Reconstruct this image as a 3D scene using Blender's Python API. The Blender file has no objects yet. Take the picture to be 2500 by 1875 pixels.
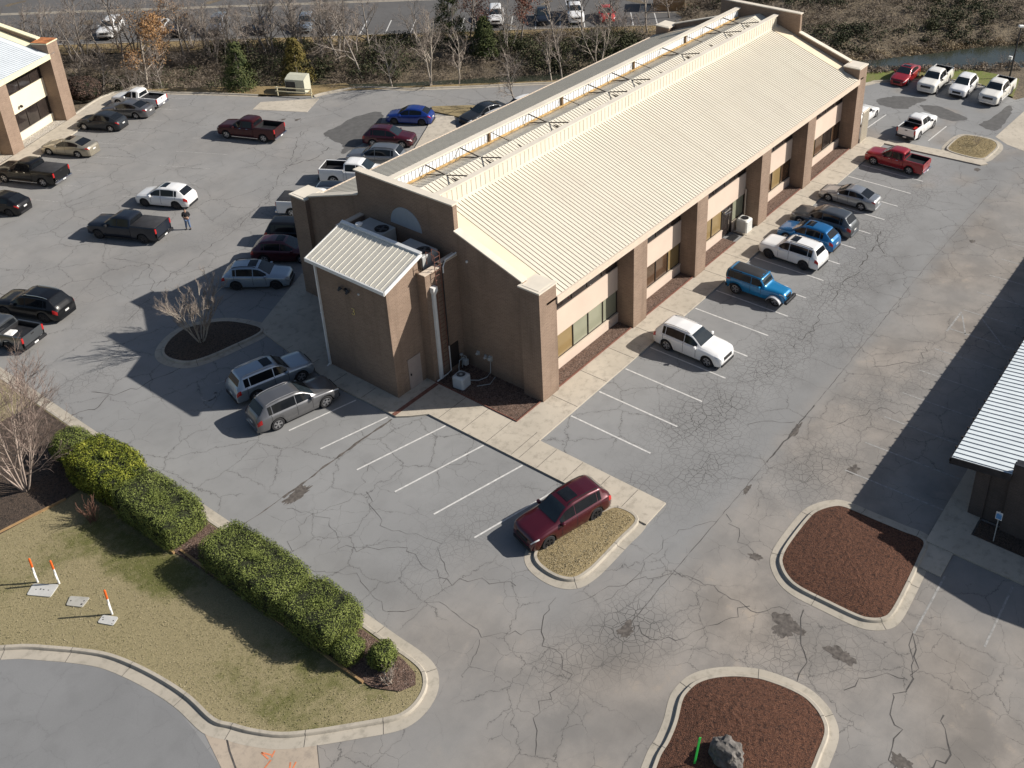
import bpy, bmesh, math, random
from mathutils import Vector, Matrix, noise as mnoise
R = math.radians
SC = bpy.context.scene
COL = SC.collection

# ------------------------------------------------------------------ camera
cam_d = bpy.data.cameras.new('camera')
cam = bpy.data.objects.new('camera', cam_d); COL.objects.link(cam)
CR = ((0.57293511, -0.81959428, 0.00325206), (0.38691635, 0.27396643, 0.88047608), (0.72252412, 0.50319738, -0.47407942))
m3 = Matrix((CR[0], CR[1], (-CR[2][0], -CR[2][1], -CR[2][2]))).transposed()
CAMPOS = Vector((-36.7529, -31.257, 38.4))
cam.matrix_world = Matrix.Translation(CAMPOS) @ m3.to_4x4()
cam_d.sensor_width = 36.0; cam_d.lens = 36.0 * 2522.99 / 2500
cam_d.shift_x = -(1522.351 - 1250) / 2500; cam_d.shift_y = -(937.5 - 525.373) / 2500
cam_d.clip_end = 2000; cam_d.clip_start = 0.5
SC.camera = cam
# ------------------------------------------------------------------ sky and sun
SUN_EL, SUN_AZ = R(33.3), R(-49.0)
w = bpy.data.worlds.new('World'); SC.world = w; w.use_nodes = True
nt = w.node_tree; sky = nt.nodes.new('ShaderNodeTexSky'); sky.sky_type = 'NISHITA'; sky.sun_disc = False
sky.sun_elevation = SUN_EL; sky.sun_rotation = R(139); sky.dust_density = 1.5; sky.air_density = 1.0
bg = nt.nodes['Background']; nt.links.new(sky.outputs[0], bg.inputs[0]); bg.inputs[1].default_value = 0.06
sd = bpy.data.lights.new('sun', 'SUN'); sd.energy = 4.9; sd.angle = R(0.5); sd.color = (1.0, 0.94, 0.86)
sun = bpy.data.objects.new('sun', sd); COL.objects.link(sun)
sv = Vector((math.cos(SUN_EL) * math.cos(SUN_AZ), math.cos(SUN_EL) * math.sin(SUN_AZ), math.sin(SUN_EL)))
sun.rotation_euler = sv.to_track_quat('Z', 'Y').to_euler(); sun.location = (20, -30, 60)
SC.view_settings.view_transform = 'Standard'; SC.view_settings.look = 'None'
SC.view_settings.exposure = 0.40; SC.view_settings.gamma = 1.0

# ------------------------------------------------------------------ helpers
class MB:
    def __init__(s): s.v = []; s.f = []
    def add(s, vs, fs):
        n = len(s.v); s.v += [tuple(a) for a in vs]; s.f += [tuple(i + n for i in f) for f in fs]
    def box(s, x0, x1, y0, y1, z0, z1, M=None):
        vs = [Vector(p) for p in ((x0,y0,z0),(x1,y0,z0),(x1,y1,z0),(x0,y1,z0),(x0,y0,z1),(x1,y0,z1),(x1,y1,z1),(x0,y1,z1))]
        if M: vs = [M @ p for p in vs]
        s.add(vs, ((3,2,1,0),(4,5,6,7),(0,1,5,4),(1,2,6,5),(2,3,7,6),(3,0,4,7)))
    def cbox(s, x0, x1, y0, y1, z0, z1, c=.03, M=None):
        # box with chamfered vertical edges and top rim
        def ring(d, z): return [(x0+d+c,y0+d,z),(x1-d-c,y0+d,z),(x1-d,y0+d+c,z),(x1-d,y1-d-c,z),(x1-d-c,y1-d,z),(x0+d+c,y1-d,z),(x0+d,y1-d-c,z),(x0+d,y0+d+c,z)]
        vs = [Vector(p) for p in ring(0, z0) + ring(0, z1 - c) + ring(c, z1)]
        if M: vs = [M @ p for p in vs]
        fs = [tuple(range(7, -1, -1)), tuple(range(16, 24))]
        for k in (0, 8): fs += [(k+i, k+(i+1) % 8, k+8+(i+1) % 8, k+8+i) for i in range(8)]
        s.add(vs, fs)
    def prism(s, poly, z0, z1):
        n = len(poly)
        a = sum(poly[i][0]*poly[(i+1) % n][1]-poly[(i+1) % n][0]*poly[i][1] for i in range(n))
        if a < 0: poly = poly[::-1]
        vs = [(p[0], p[1], z0) for p in poly] + [(p[0], p[1], z1) for p in poly]
        s.add(vs, [tuple(range(n-1, -1, -1)), tuple(range(n, 2*n))] + [(i, (i+1) % n, n+(i+1) % n, n+i) for i in range(n)])
    def xprism(s, poly, x0, x1):   # polygon of (y,z) swept along x
        n = len(poly)
        a = sum(poly[i][0]*poly[(i+1) % n][1]-poly[(i+1) % n][0]*poly[i][1] for i in range(n))
        if a < 0: poly = poly[::-1]
        vs = [(x0, p[0], p[1]) for p in poly] + [(x1, p[0], p[1]) for p in poly]
        s.add(vs, [tuple(range(n-1, -1, -1)), tuple(range(n, 2*n))] + [(i, (i+1) % n, n+(i+1) % n, n+i) for i in range(n)])
    def tube(s, pts, rad, n=6, cap=True):
        pts = [Vector(p) for p in pts]; k = len(pts)
        if not hasattr(rad, '__len__'): rad = [rad]*k
        up = Vector((0.13, 0.27, 1)); vs = []
        for i, p in enumerate(pts):
            d = (pts[min(i+1, k-1)] - pts[max(i-1, 0)])
            d = d.normalized() if d.length > 1e-9 else Vector((0, 0, 1))
            a = d.cross(up if abs(d.z) < .9 else Vector((1, .2, 0))).normalized(); b = d.cross(a)
            vs += [p + (a*math.cos(2*math.pi*j/n) + b*math.sin(2*math.pi*j/n))*rad[i] for j in range(n)]
        fs = [(i*n+j, i*n+(j+1) % n, (i+1)*n+(j+1) % n, (i+1)*n+j) for i in range(k-1) for j in range(n)]
        if cap: fs += [tuple(range(n-1, -1, -1)), tuple(range((k-1)*n, k*n))]
        s.add(vs, fs)
    def lathe(s, prof, n=20, M=None, cap=True):   # prof (r,z)
        vs = [Vector((r*math.cos(2*math.pi*j/n), r*math.sin(2*math.pi*j/n), z)) for r, z in prof for j in range(n)]
        if M: vs = [M @ v for v in vs]
        k = len(prof)
        fs = [(i*n+j, i*n+(j+1) % n, (i+1)*n+(j+1) % n, (i+1)*n+j) for i in range(k-1) for j in range(n)]
        if cap: fs += [tuple(range(n-1, -1, -1)), tuple(range((k-1)*n, k*n))]
        s.add(vs, fs)
    def quad(s, *p): s.add(p, [tuple(range(len(p)))])
    def build(s, name, mat, parent=None, smooth=None, loc=None, rotz=0):
        me = bpy.data.meshes.new(name); me.from_pydata(s.v, [], s.f); me.update()
        if mat: me.materials.append(mat)
        if smooth is not None:
            me.shade_smooth()
            if smooth < 180: me.set_sharp_from_angle(angle=R(smooth))
        o = bpy.data.objects.new(name, me); COL.objects.link(o)
        if parent: o.parent = parent
        if loc is not None: o.location = loc
        o.rotation_euler.z = rotz
        return o
def tag(o, label, cat, group=None, kind=None):
    o['label'] = label; o['category'] = cat
    if group: o['group'] = group
    if kind: o['kind'] = kind
    return o
def struct(o, kind='structure'): o['kind'] = kind; return o
def thing(name, label, cat, loc=(0,0,0), rotz=0, group=None):
    o = bpy.data.objects.new(name, None); COL.objects.link(o); o.empty_display_size = .3
    o.location = loc; o.rotation_euler = (0, 0, rotz)
    return tag(o, label, cat, group)
def children(o): return [c for c in bpy.data.objects if c.parent == o]
def smoothpoly(pts, closed=True, sub=5):
    n = len(pts); out = []
    for i in range(n if closed else n-1):
        g = lambda k: pts[k % n] if closed else pts[max(0, min(n-1, k))]
        p0, p1, p2, p3 = g(i-1), g(i), g(i+1), g(i+2)
        for j in range(sub):
            t = j/sub
            out.append(tuple(.5*((2*p1[a])+(-p0[a]+p2[a])*t+(2*p0[a]-5*p1[a]+4*p2[a]-p3[a])*t*t+(-p0[a]+3*p1[a]-3*p2[a]+p3[a])*t**3) for a in (0, 1)))
    if not closed: out.append(tuple(pts[-1]))
    return out
def offset(pts, d, closed=True):   # positive d = to the left of travel
    n = len(pts); out = []
    for i in range(n):
        a = pts[(i-1) % n] if closed else pts[max(i-1, 0)]; b = pts[(i+1) % n] if closed else pts[min(i+1, n-1)]
        t = Vector((b[0]-a[0], b[1]-a[1])); t = t.normalized() if t.length > 1e-9 else Vector((1, 0))
        out.append((pts[i][0]-t.y*d, pts[i][1]+t.x*d))
    return out
def area(p): return sum(p[i][0]*p[(i+1) % len(p)][1]-p[(i+1) % len(p)][0]*p[i][1] for i in range(len(p)))/2
def inside(x, y, poly):
    c = False; n = len(poly); j = n-1
    for i in range(n):
        xi, yi = poly[i]; xj, yj = poly[j]
        if (yi > y) != (yj > y) and x < (xj-xi)*(y-yi)/(yj-yi)+xi: c = not c
        j = i
    return c
def nz(x, y, s=1.0, o=0.0): return mnoise.noise(Vector((x*s+o, y*s-o, o*.37)))

# ------------------------------------------------------------------ materials
MATS = {}
def mat(name, col, rough=.8, metal=0., var=.12, scale=3., bump=0., bscale=40., coat=0., spec=.4, var2=None, detail=4., alpha_noise=None):
    if name in MATS: return MATS[name]
    m = bpy.data.materials.new(name); m.use_nodes = True; t = m.node_tree; N = t.nodes; L = t.links
    b = N['Principled BSDF']; b.inputs['Roughness'].default_value = rough; b.inputs['Metallic'].default_value = metal
    b.inputs['Specular IOR Level'].default_value = spec
    if coat: b.inputs['Coat Weight'].default_value = coat; b.inputs['Coat Roughness'].default_value = .04
    tc = N.new('ShaderNodeTexCoord'); n1 = N.new('ShaderNodeTexNoise'); n1.inputs['Scale'].default_value = scale; n1.inputs['Detail'].default_value = detail
    L.new(tc.outputs['Object'], n1.inputs['Vector'])
    r = N.new('ShaderNodeValToRGB'); c2 = var2 or tuple(min(1, c*(1+var)) for c in col); c1 = tuple(c*(1-var) for c in col) if not var2 else col
    r.color_ramp.elements[0].position = .32; r.color_ramp.elements[1].position = .68
    r.color_ramp.elements[0].color = (*c1, 1); r.color_ramp.elements[1].color = (*c2, 1)
    L.new(n1.outputs['Fac'], r.inputs['Fac']); L.new(r.outputs['Color'], b.inputs['Base Color'])
    if bump:
        n2 = N.new('ShaderNodeTexNoise'); n2.inputs['Scale'].default_value = bscale; n2.inputs['Detail'].default_value = 5
        L.new(tc.outputs['Object'], n2.inputs['Vector'])
        bp = N.new('ShaderNodeBump'); bp.inputs['Strength'].default_value = bump; bp.inputs['Distance'].default_value = .03
        L.new(n2.outputs['Fac'], bp.inputs['Height']); L.new(bp.outputs['Normal'], b.inputs['Normal'])
    MATS[name] = m
    return m
class NT:   # tiny node helper
    def __init__(s, name):
        s.m = bpy.data.materials.new(name); s.m.use_nodes = True; s.N = s.m.node_tree.nodes; s.L = s.m.node_tree.links
        s.b = s.N['Principled BSDF']; s.tc = s.N.new('ShaderNodeTexCoord'); MATS[name] = s.m
    def n(s, typ, ins=None, **kw):
        k = s.N.new(typ)
        for a, v in kw.items(): setattr(k, a, v)
        for i, v in (ins or {}).items():
            if hasattr(v, 'is_output') or isinstance(v, bpy.types.NodeSocket): s.L.new(v, k.inputs[i])
            else: k.inputs[i].default_value = v
        return k
    def math(s, op, a, b=0., c=0., clamp=False): return s.n('ShaderNodeMath', {0: a, 1: b, 2: c}, operation=op, use_clamp=clamp).outputs[0]
    def noise(s, sc, vec=None, det=4., rough=.55): return s.n('ShaderNodeTexNoise', {'Vector': vec or s.tc.outputs['Object'], 'Scale': sc, 'Detail': det, 'Roughness': rough})
    def ramp(s, fac, *stops):
        r = s.n('ShaderNodeValToRGB', {'Fac': fac}); e = r.color_ramp.elements
        while len(e) < len(stops): e.new(.5)
        for i, (p, c) in enumerate(stops): e[i].position = p; e[i].color = (*c, 1) if len(c) == 3 else c
        return r.outputs['Color']
    def rng(s, v, a, b, c=0., d=1.): return s.n('ShaderNodeMapRange', {0: v, 1: a, 2: b, 3: c, 4: d}, interpolation_type='SMOOTHSTEP').outputs[0]
    def mix(s, f, a, b, mode='MIX'):
        k = s.N.new('ShaderNodeMix'); k.data_type = 'RGBA'; k.blend_type = mode
        for i, v in ((0, f), (6, a), (7, b)):
            if isinstance(v, bpy.types.NodeSocket): s.L.new(v, k.inputs[i])
            else: k.inputs[i].default_value = (*v, 1) if isinstance(v, tuple) and len(v) == 3 else v
        return k.outputs[2]
    def attr(s, name): return s.n('ShaderNodeAttribute', attribute_name=name)
    def bump(s, h, st=.3, dist=.02):
        k = s.n('ShaderNodeBump', {'Height': h, 'Strength': st, 'Distance': dist}); s.L.new(k.outputs[0], s.b.inputs['Normal'])
    def col(s, c): s.L.new(c, s.b.inputs['Base Color'])

def asphalt_mat(name, light, dark, tan, crack=1.0):
    t = NT(name); P = t.tc.outputs['Object']
    big = t.noise(.13, det=5).outputs['Fac']; mid = t.noise(.9, det=6).outputs['Fac']; fine = t.noise(22, det=3).outputs['Fac']
    base = t.mix(t.rng(big, .35, .66), tuple(c*.88 for c in light), light)
    base = t.mix(t.math('MULTIPLY', t.rng(mid, .45, .72), .35), base, tuple(c*.72 for c in light))
    at = t.attr('tan').outputs['Fac']; ad = t.attr('dark').outputs['Fac']; aa = t.attr('allig').outputs['Fac']
    tn = t.mix(t.rng(t.noise(.42, det=7, rough=.62).outputs['Fac'], .34, .66), tuple(c*.66 for c in tan), tuple(c*1.08 for c in tan))
    tn = t.mix(t.math('MULTIPLY', t.rng(t.noise(.85, det=6, rough=.6).outputs['Fac'], .58, .72), .55), tn, (tan[0]*1.35, tan[1]*1.27, tan[2]*1.15))
    base = t.mix(at, base, tn)
    warp = t.noise(1.1, det=5, rough=.65).outputs['Color']
    wv = t.n('ShaderNodeVectorMath', {0: warp, 1: (.5, .5, .5)}, operation='SUBTRACT').outputs[0]
    def vor(sc, amp, wid, msk):
        v = t.n('ShaderNodeVectorMath', {0: wv, 1: P, 2: P}, operation='MULTIPLY_ADD'); v.inputs[1].default_value = (amp, amp, 0)
        t.L.new(P, v.inputs[2])
        for l in list(v.inputs[1].links): t.L.remove(l)
        k = t.n('ShaderNodeTexVoronoi', {'Vector': v.outputs[0], 'Scale': sc}, feature='DISTANCE_TO_EDGE', voronoi_dimensions='2D')
        return t.math('MULTIPLY', t.rng(k.outputs['Distance'], wid*sc, wid*sc*.25), msk)
    m1 = t.rng(t.noise(.16, det=3).outputs['Fac'], .40, .52)
    m2 = t.math('ADD', t.math('MULTIPLY', t.rng(t.noise(.35, det=3).outputs['Fac'], .46, .58), .7), t.math('MULTIPLY', t.attr('tan').outputs['Fac'], .25))
    c1 = vor(.36, 1.1, .024, t.math('MULTIPLY', m1, .6)); c2 = vor(.85, .7, .018, t.math('MULTIPLY', m2, .55))
    c3 = vor(2.6, .25, .018, aa); c4 = vor(1.15, .45, .022, aa)
    ck = t.math('MAXIMUM', t.math('MAXIMUM', c1, c2), t.math('MAXIMUM', c3, c4)); ck = t.math('MULTIPLY', ck, crack)
    halo = vor(.36, 1.1, .14, t.math('MULTIPLY', m1, .10)); halo = t.math('MULTIPLY', halo, crack)
    base = t.mix(t.math('MULTIPLY', aa, .22), base, dark)
    base = t.mix(ad, base, dark)
    base = t.mix(halo, base, dark); base = t.mix(ck, base, tuple(c*.42 for c in dark))
    base = t.mix(t.math('MULTIPLY', t.rng(fine, .3, .75), .16), base, tuple(c*.55 for c in light))
    t.col(base); t.b.inputs['Roughness'].default_value = .9; t.b.inputs['Specular IOR Level'].default_value = .25
    h = t.math('SUBTRACT', t.math('MULTIPLY', fine, .25), ck)
    t.bump(h, .35, .015)
    return t.m
M_lot = asphalt_mat('worn_asphalt', (.262, .264, .262), (.115, .11, .105), (.300, .262, .222))
M_road = asphalt_mat('street_asphalt', (.215, .218, .22), (.12, .12, .12), (.24, .22, .2), crack=.25)
M_far = asphalt_mat('far_asphalt', (.125, .122, .12), (.06, .058, .058), (.17, .15, .13), crack=.6)

def concrete_mat(name, a, b, c):
    t = NT(name); f1 = t.noise(.35, det=6).outputs['Fac']; f2 = t.noise(2.2, det=6, rough=.7).outputs['Fac']; f3 = t.noise(60, det=2).outputs['Fac']
    k = t.ramp(f1, (.3, a), (.7, b)); k = t.mix(t.math('MULTIPLY', t.rng(f2, .46, .72), .7), k, c)
    k = t.mix(t.math('MULTIPLY', f3, .25), k, tuple(x*.7 for x in a)); t.col(k); t.b.inputs['Roughness'].default_value = .9
    t.bump(f3, .15, .01); return t.m
M_conc = concrete_mat('concrete_walk', (.42, .375, .305), (.53, .475, .39), (.27, .24, .195))
M_kerb = concrete_mat('concrete_kerb', (.37, .335, .275), (.46, .415, .345), (.24, .22, .18))
M_apron = concrete_mat('concrete_apron', (.36, .30, .235), (.43, .36, .285), (.22, .19, .16))

def grass_mat(name, g1, g2, dry1, dry2, bias):
    t = NT(name); big = t.noise(.22, det=5).outputs['Fac']; mid = t.noise(2.4, det=6, rough=.7).outputs['Fac']; fi = t.noise(26, det=4, rough=.75).outputs['Fac']
    gr = t.mix(t.rng(fi, .35, .65), g1, g2); dr = t.mix(t.rng(fi, .35, .65), dry1, dry2)
    at = t.attr('green').outputs['Fac']
    f = t.math('ADD', t.math('ADD', t.math('MULTIPLY', big, .5), t.math('MULTIPLY', mid, .55)), t.math('ADD', t.math('MULTIPLY', at, .55), bias))
    k = t.mix(t.rng(f, .62, .95), dr, gr); t.col(k); t.b.inputs['Roughness'].default_value = .95; t.b.inputs['Specular IOR Level'].default_value = .1
    t.bump(t.math('ADD', fi, mid), .6, .04); return t.m
M_lawn = grass_mat('lawn_grass', (.085, .092, .03), (.15, .148, .055), (.20, .175, .095), (.33, .28, .165), -.02)
M_drygrass = grass_mat('dry_grass', (.13, .12, .05), (.2, .18, .08), (.17, .13, .07), (.37, .30, .17), -.35)
M_verge = grass_mat('verge_grass', (.10, .13, .03), (.17, .2, .05), (.2, .15, .075), (.31, .235, .13), -.1)

def ground_mat():
    t = NT('ground_soil'); a = t.noise(.35, det=6).outputs['Fac']; b = t.noise(5, det=6, rough=.7).outputs['Fac']
    k = t.ramp(a, (.3, (.11, .088, .06)), (.5, (.16, .125, .08)), (.7, (.22, .175, .115)))
    k = t.mix(t.rng(b, .4, .65), k, (.075, .062, .045)); t.col(k); t.b.inputs['Roughness'].default_value = .95; t.bump(b, .7, .1); return t.m
M_ground = ground_mat()
def mulch_mat(name, a, b, c, chip=None):
    t = NT(name); v = t.n('ShaderNodeTexVoronoi', {'Vector': t.tc.outputs['Object'], 'Scale': 26.}); n = t.noise(9, det=6, rough=.7).outputs['Fac']
    k = t.ramp(v.outputs['Color'], (.2, a), (.6, b), (.95, c)); k = t.mix(t.rng(n, .5, .62), k, tuple(x*.45 for x in a))
    if chip:
        k2 = t.n('ShaderNodeTexVoronoi', {'Vector': t.tc.outputs['Object'], 'Scale': 9.})
        k = t.mix(t.rng(k2.outputs['Distance'], .22, .12), k, chip)
    t.col(k); t.b.inputs['Roughness'].default_value = .95; t.bump(t.math('ADD', n, v.outputs['Distance']), .8, .05); return t.m
M_mulch = mulch_mat('red_mulch', (.07, .029, .016), (.118, .048, .026), (.17, .078, .045))
M_oldmulch = mulch_mat('old_mulch', (.10, .062, .045), (.17, .108, .08), (.25, .175, .14), (.36, .28, .24))
M_darkmulch = mulch_mat('dark_mulch', (.055, .04, .03), (.085, .06, .045), (.13, .09, .06))
M_gravel = mulch_mat('white_gravel', (.42, .38, .32), (.55, .51, .45), (.68, .64, .58))

def brick_mat(name, c1, c2, mort):
    t = NT(name); g = t.n('ShaderNodeNewGeometry'); sx = t.n('ShaderNodeSeparateXYZ', {0: t.tc.outputs['Object']}); nn = t.n('ShaderNodeVectorTransform', {0: g.outputs['Normal']}, vector_type='NORMAL', convert_from='WORLD', convert_to='OBJECT')
    sn = t.n('ShaderNodeSeparateXYZ', {0: nn.outputs[0]})
    f = t.math('GREATER_THAN', t.math('ABSOLUTE', sn.outputs[0]), .7)
    u = t.math('ADD', t.math('MULTIPLY', sx.outputs[1], f), t.math('MULTIPLY', sx.outputs[0], t.math('SUBTRACT', 1., f)))
    cv = t.n('ShaderNodeCombineXYZ', {0: u, 1: sx.outputs[2], 2: 0.})
    br = t.n('ShaderNodeTexBrick', {'Vector': cv.outputs[0], 'Color1': (*c1, 1), 'Color2': (*c2, 1), 'Mortar': (*mort, 1), 'Scale': 1., 'Mortar Size': .007, 'Brick Width': .30, 'Row Height': .1, 'Bias': -.1})
    n = t.noise(.8, det=6).outputs['Fac']; k = t.mix(t.math('MULTIPLY', t.rng(n, .35, .7), .35), br.outputs[0], tuple(x*.75 for x in c1))
    n2 = t.noise(30, det=3).outputs['Fac']; k = t.mix(t.math('MULTIPLY', n2, .2), k, tuple(min(1, x*1.3) for x in c2))
    mp = t.n('ShaderNodeMapping', {'Vector': t.tc.outputs['Object'], 'Scale': (1.1, 1.1, .1)}); n3 = t.noise(1., mp.outputs[0], 6., .65).outputs['Fac']
    k = t.mix(t.math('MULTIPLY', t.rng(n3, .48, .72), .38), k, tuple(x*.55 for x in c1)); base_ = t.rng(sx.outputs[2], 1.1, -.1); k = t.mix(t.math('MULTIPLY', base_, t.math('MULTIPLY', n, .6)), k, tuple(x*.6 for x in c1))
    t.col(k); t.b.inputs['Roughness'].default_value = .88; t.bump(br.outputs['Fac'], -.3, .01); return t.m
M_brick = brick_mat('tan_brick', (.212, .147, .105), (.27, .19, .139), (.35, .28, .22))
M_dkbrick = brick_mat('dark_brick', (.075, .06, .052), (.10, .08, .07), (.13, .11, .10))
def roof_mat(name, c, streak):
    t = NT(name); mp = t.n('ShaderNodeMapping', {'Vector': t.tc.outputs['Object'], 'Scale': (2.2, .16, .16)}); n = t.noise(1., mp.outputs[0], 6., .65).outputs['Fac']
    k = t.mix(t.math('MULTIPLY', t.rng(n, .45, .75), .45), c, streak); n2 = t.noise(.35, det=5).outputs['Fac']; k = t.mix(t.math('MULTIPLY', t.rng(n2, .4, .7), .3), k, tuple(x*.88 for x in c))
    sx = t.n('ShaderNodeSeparateXYZ', {0: t.tc.outputs['Object']}); ph = t.math('FRACT', t.math('MULTIPLY', t.math('ADD', sx.outputs[1], 1.1), 1/3.05)); lap = t.math('LESS_THAN', ph, .009)
    k = t.mix(t.math('MULTIPLY', lap, .35), k, tuple(x*.55 for x in c)); t.col(k); t.b.inputs['Roughness'].default_value = .5; t.b.inputs['Specular IOR Level'].default_value = .3; return t.m
M_roof = roof_mat('cream_metal_roof', (.67, .625, .525), (.53, .48, .385))
M_rib = mat('cream_metal_rib', (.42, .37, .285), .5, var=.05, scale=1.5)
M_flash = mat('peach_flashing', (.72, .61, .45), .55, var=.05, scale=.6)
M_cap = mat('white_coping', (.68, .62, .52), .55, var=.07, scale=.9)
M_fascia = mat('cream_fascia', (.62, .52, .42), .6, var=.05)
M_panel = mat('pink_beige_panel', (.62, .50, .41), .85, var=.05, scale=.5, bump=.1, bscale=60)
M_soffit = mat('soffit', (.3, .25, .2), .8)
M_white = mat('white_paint', (.78, .78, .76), .5, var=.05)
M_whitepanel = mat('white_wall_panel', (.78, .80, .82), .5, var=.04)
M_timber = mat('weathered_timber', (.42, .28, .12), .8, var=.35, scale=4)
M_brownsteel = mat('brown_steel', (.095, .07, .055), .6, var=.2)
M_rust = mat('rusty_steel', (.17, .075, .055), .7, var=.3, scale=8)
M_annexroof = mat('annex_metal_roof', (.62, .585, .50), .5, var=.06, scale=1.5)
M_lightrib = mat('light_metal_rib', (.80, .77, .68), .5, var=.04)
M_hvac = mat('hvac_grey', (.42, .43, .42), .55, var=.08, scale=2)
M_hvacw = mat('hvac_white', (.66, .66, .62), .5, var=.06, scale=2)
M_condblue = mat('grey_enamel', (.50, .53, .55), .45, var=.06, scale=2)
M_black = mat('black_plastic', (.018, .018, .02), .55, var=.2)
M_rubber = mat('tyre_rubber', (.022, .022, .024), .85, var=.2)
M_darkmetal = mat('dark_metal', (.06, .06, .065), .5, metal=.6, var=.2)
M_alloy = mat('alloy_wheel', (.52, .52, .53), .35, metal=.8, var=.08)
M_blackalloy = mat('dark_alloy', (.05, .05, .055), .35, metal=.6, var=.1)
M_chrome = mat('chrome', (.7, .7, .72), .18, metal=1., var=.05)
M_glass = mat('tinted_glass', (.010, .012, .015), .06, var=.15, spec=.35)
M_glassl = mat('windscreen_glass', (.018, .026, .032), .06, var=.15, spec=.6)
M_red = mat('tail_light', (.42, .015, .015), .2, var=.1, spec=.6)
M_lamp = mat('headlight_lens', (.62, .64, .66), .12, var=.1, spec=.8)
M_plate = mat('licence_plate', (.72, .72, .70), .4, var=.05)
M_paintline = mat('road_paint', (.44, .435, .42), .85, scale=5, var2=(.66, .65, .62), detail=8)
M_fadedline = mat('faded_road_paint', (.285, .28, .268), .9, var=.25, scale=6)
M_stain = mat('dark_patch', (.10, .088, .078), .8, var=.4, scale=5)
M_joint = mat('crack_filler', (.075, .07, .066), .9, var=.3, scale=4)
M_winbronze = mat('bronze_blind_glass', (.26, .185, .085), .12, var=.08, scale=.5, spec=.7)
M_winsage = mat('sage_blind_glass', (.27, .275, .2), .12, var=.08, scale=.5, spec=.7)
M_windark = mat('dark_window_glass', (.028, .022, .02), .06, var=.3, scale=1, spec=.8)
M_winbrown = mat('brown_window_glass', (.085, .05, .03), .08, var=.3, scale=.7, spec=.7)
M_frame = mat('dark_bronze_frame', (.035, .028, .024), .5, var=.1)
M_bark = mat('grey_bark', (.25, .22, .19), .9, var=.25, scale=5)
M_barkpale = mat('pale_bark', (.40, .35, .29), .9, var=.2, scale=5)
M_twig = mat('twig_bark', (.25, .21, .18), .9, var=.25, scale=3)
M_orange = mat('orange_plastic', (.75, .13, .02), .5, var=.08)
M_beige = mat('beige_enamel', (.50, .50, .40), .55, var=.06)
M_wood = mat('fence_wood', (.33, .21, .10), .85, var=.25, scale=2)
M_skin = mat('skin', (.45, .28, .20), .6, var=.05)
M_denim = mat('denim', (.10, .16, .28), .9, var=.15, scale=20)
M_cloth = mat('black_cloth', (.02, .02, .024), .95, var=.2, scale=12)
M_rock = mat('boulder_stone', (.13, .12, .11), .85, var=.5, scale=3, bump=.6, bscale=14)
M_lidc = mat('composite_lid', (.46, .46, .44), .7, var=.08)
M_green = mat('green_plastic', (.05, .62, .10), .45, var=.05)
M_bluesign = mat('sign_blue', (.12, .32, .62), .5, var=.03)
def paint(name, c, metal=.35, rough=.32): return mat('paint_'+name, c, rough, metal=metal, var=.03, scale=.5, coat=.9 if max(c) > .06 else .45, spec=.5 if max(c) > .06 else .25)
def water_mat():
    t = NT('creek_water'); n = t.noise(.5, det=4).outputs['Fac']; t.col(t.ramp(n, (.3, (.03, .034, .024)), (.7, (.045, .05, .036))))
    t.b.inputs['Roughness'].default_value = .12; t.b.inputs['Specular IOR Level'].default_value = .6; t.bump(t.noise(3, det=3).outputs['Fac'], .12, .05); return t.m
M_water = water_mat()
def leaf_mat(name, *cols, rough=.7):
    t = NT(name); a = t.attr('tone').outputs['Fac']; n = len(cols)
    k = t.ramp(a, *[(i/(n-1) if n > 1 else 0, c) for i, c in enumerate(cols)]); t.col(k)
    t.b.inputs['Roughness'].default_value = rough; t.b.inputs['Specular IOR Level'].default_value = .25
    return t.m
M_hedge = leaf_mat('hedge_leaf', (.04, .055, .014), (.12, .15, .034), (.18, .215, .052), (.25, .285, .08))
M_holly = leaf_mat('holly_leaf', (.035, .05, .008), (.11, .135, .016), (.20, .22, .024), (.36, .36, .06))
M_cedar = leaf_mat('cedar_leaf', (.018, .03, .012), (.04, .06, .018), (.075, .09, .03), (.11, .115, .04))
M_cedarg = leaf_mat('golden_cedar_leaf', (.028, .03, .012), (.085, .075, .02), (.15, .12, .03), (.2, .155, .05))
M_evg = leaf_mat('privet_leaf', (.018, .024, .012), (.04, .048, .022), (.07, .075, .035), (.10, .095, .05))
M_dry = leaf_mat('dry_stem', (.085, .07, .055), (.165, .135, .105), (.24, .195, .15), (.36, .285, .19))
M_oak = leaf_mat('dry_oak_leaf', (.15, .075, .035), (.26, .14, .06), (.35, .20, .09), (.42, .27, .13))
M_redoak = leaf_mat('red_oak_leaf', (.085, .035, .028), (.14, .055, .04), (.19, .08, .055), (.25, .12, .08))
M_burg = leaf_mat('burgundy_leaf', (.03, .022, .02), (.06, .045, .035), (.10, .065, .05), (.15, .09, .07))
M_blade = leaf_mat('grass_blade', (.09, .10, .03), (.2, .18, .08), (.31, .265, .165), (.42, .36, .25))
def leaves(name, mt, items, parent=None, wf=.45):
    """items: (centre, normal, size, tone) small bent two-triangle leaves"""
    v = []; f = []; tn = []
    for c, nrm, s, tone in items:
        a = nrm.orthogonal().normalized(); b = nrm.cross(a); th = random.random()*6.283
        u = a*math.cos(th)+b*math.sin(th); q = nrm.cross(u); k = len(v)
        v += [c-u*s, c+q*s*wf+nrm*s*.2, c+u*s, c-q*s*wf+nrm*s*.2]; f.append((k, k+1, k+2, k+3)); tn.append(tone)
    me = bpy.data.meshes.new(name); me.from_pydata(v, [], f)
    at = me.attributes.new('tone', 'FLOAT', 'FACE'); at.data.foreach_set('value', tn); me.materials.append(mt)
    o = bpy.data.objects.new(name, me); COL.objects.link(o)
    if parent: o.parent = parent
    return o
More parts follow.
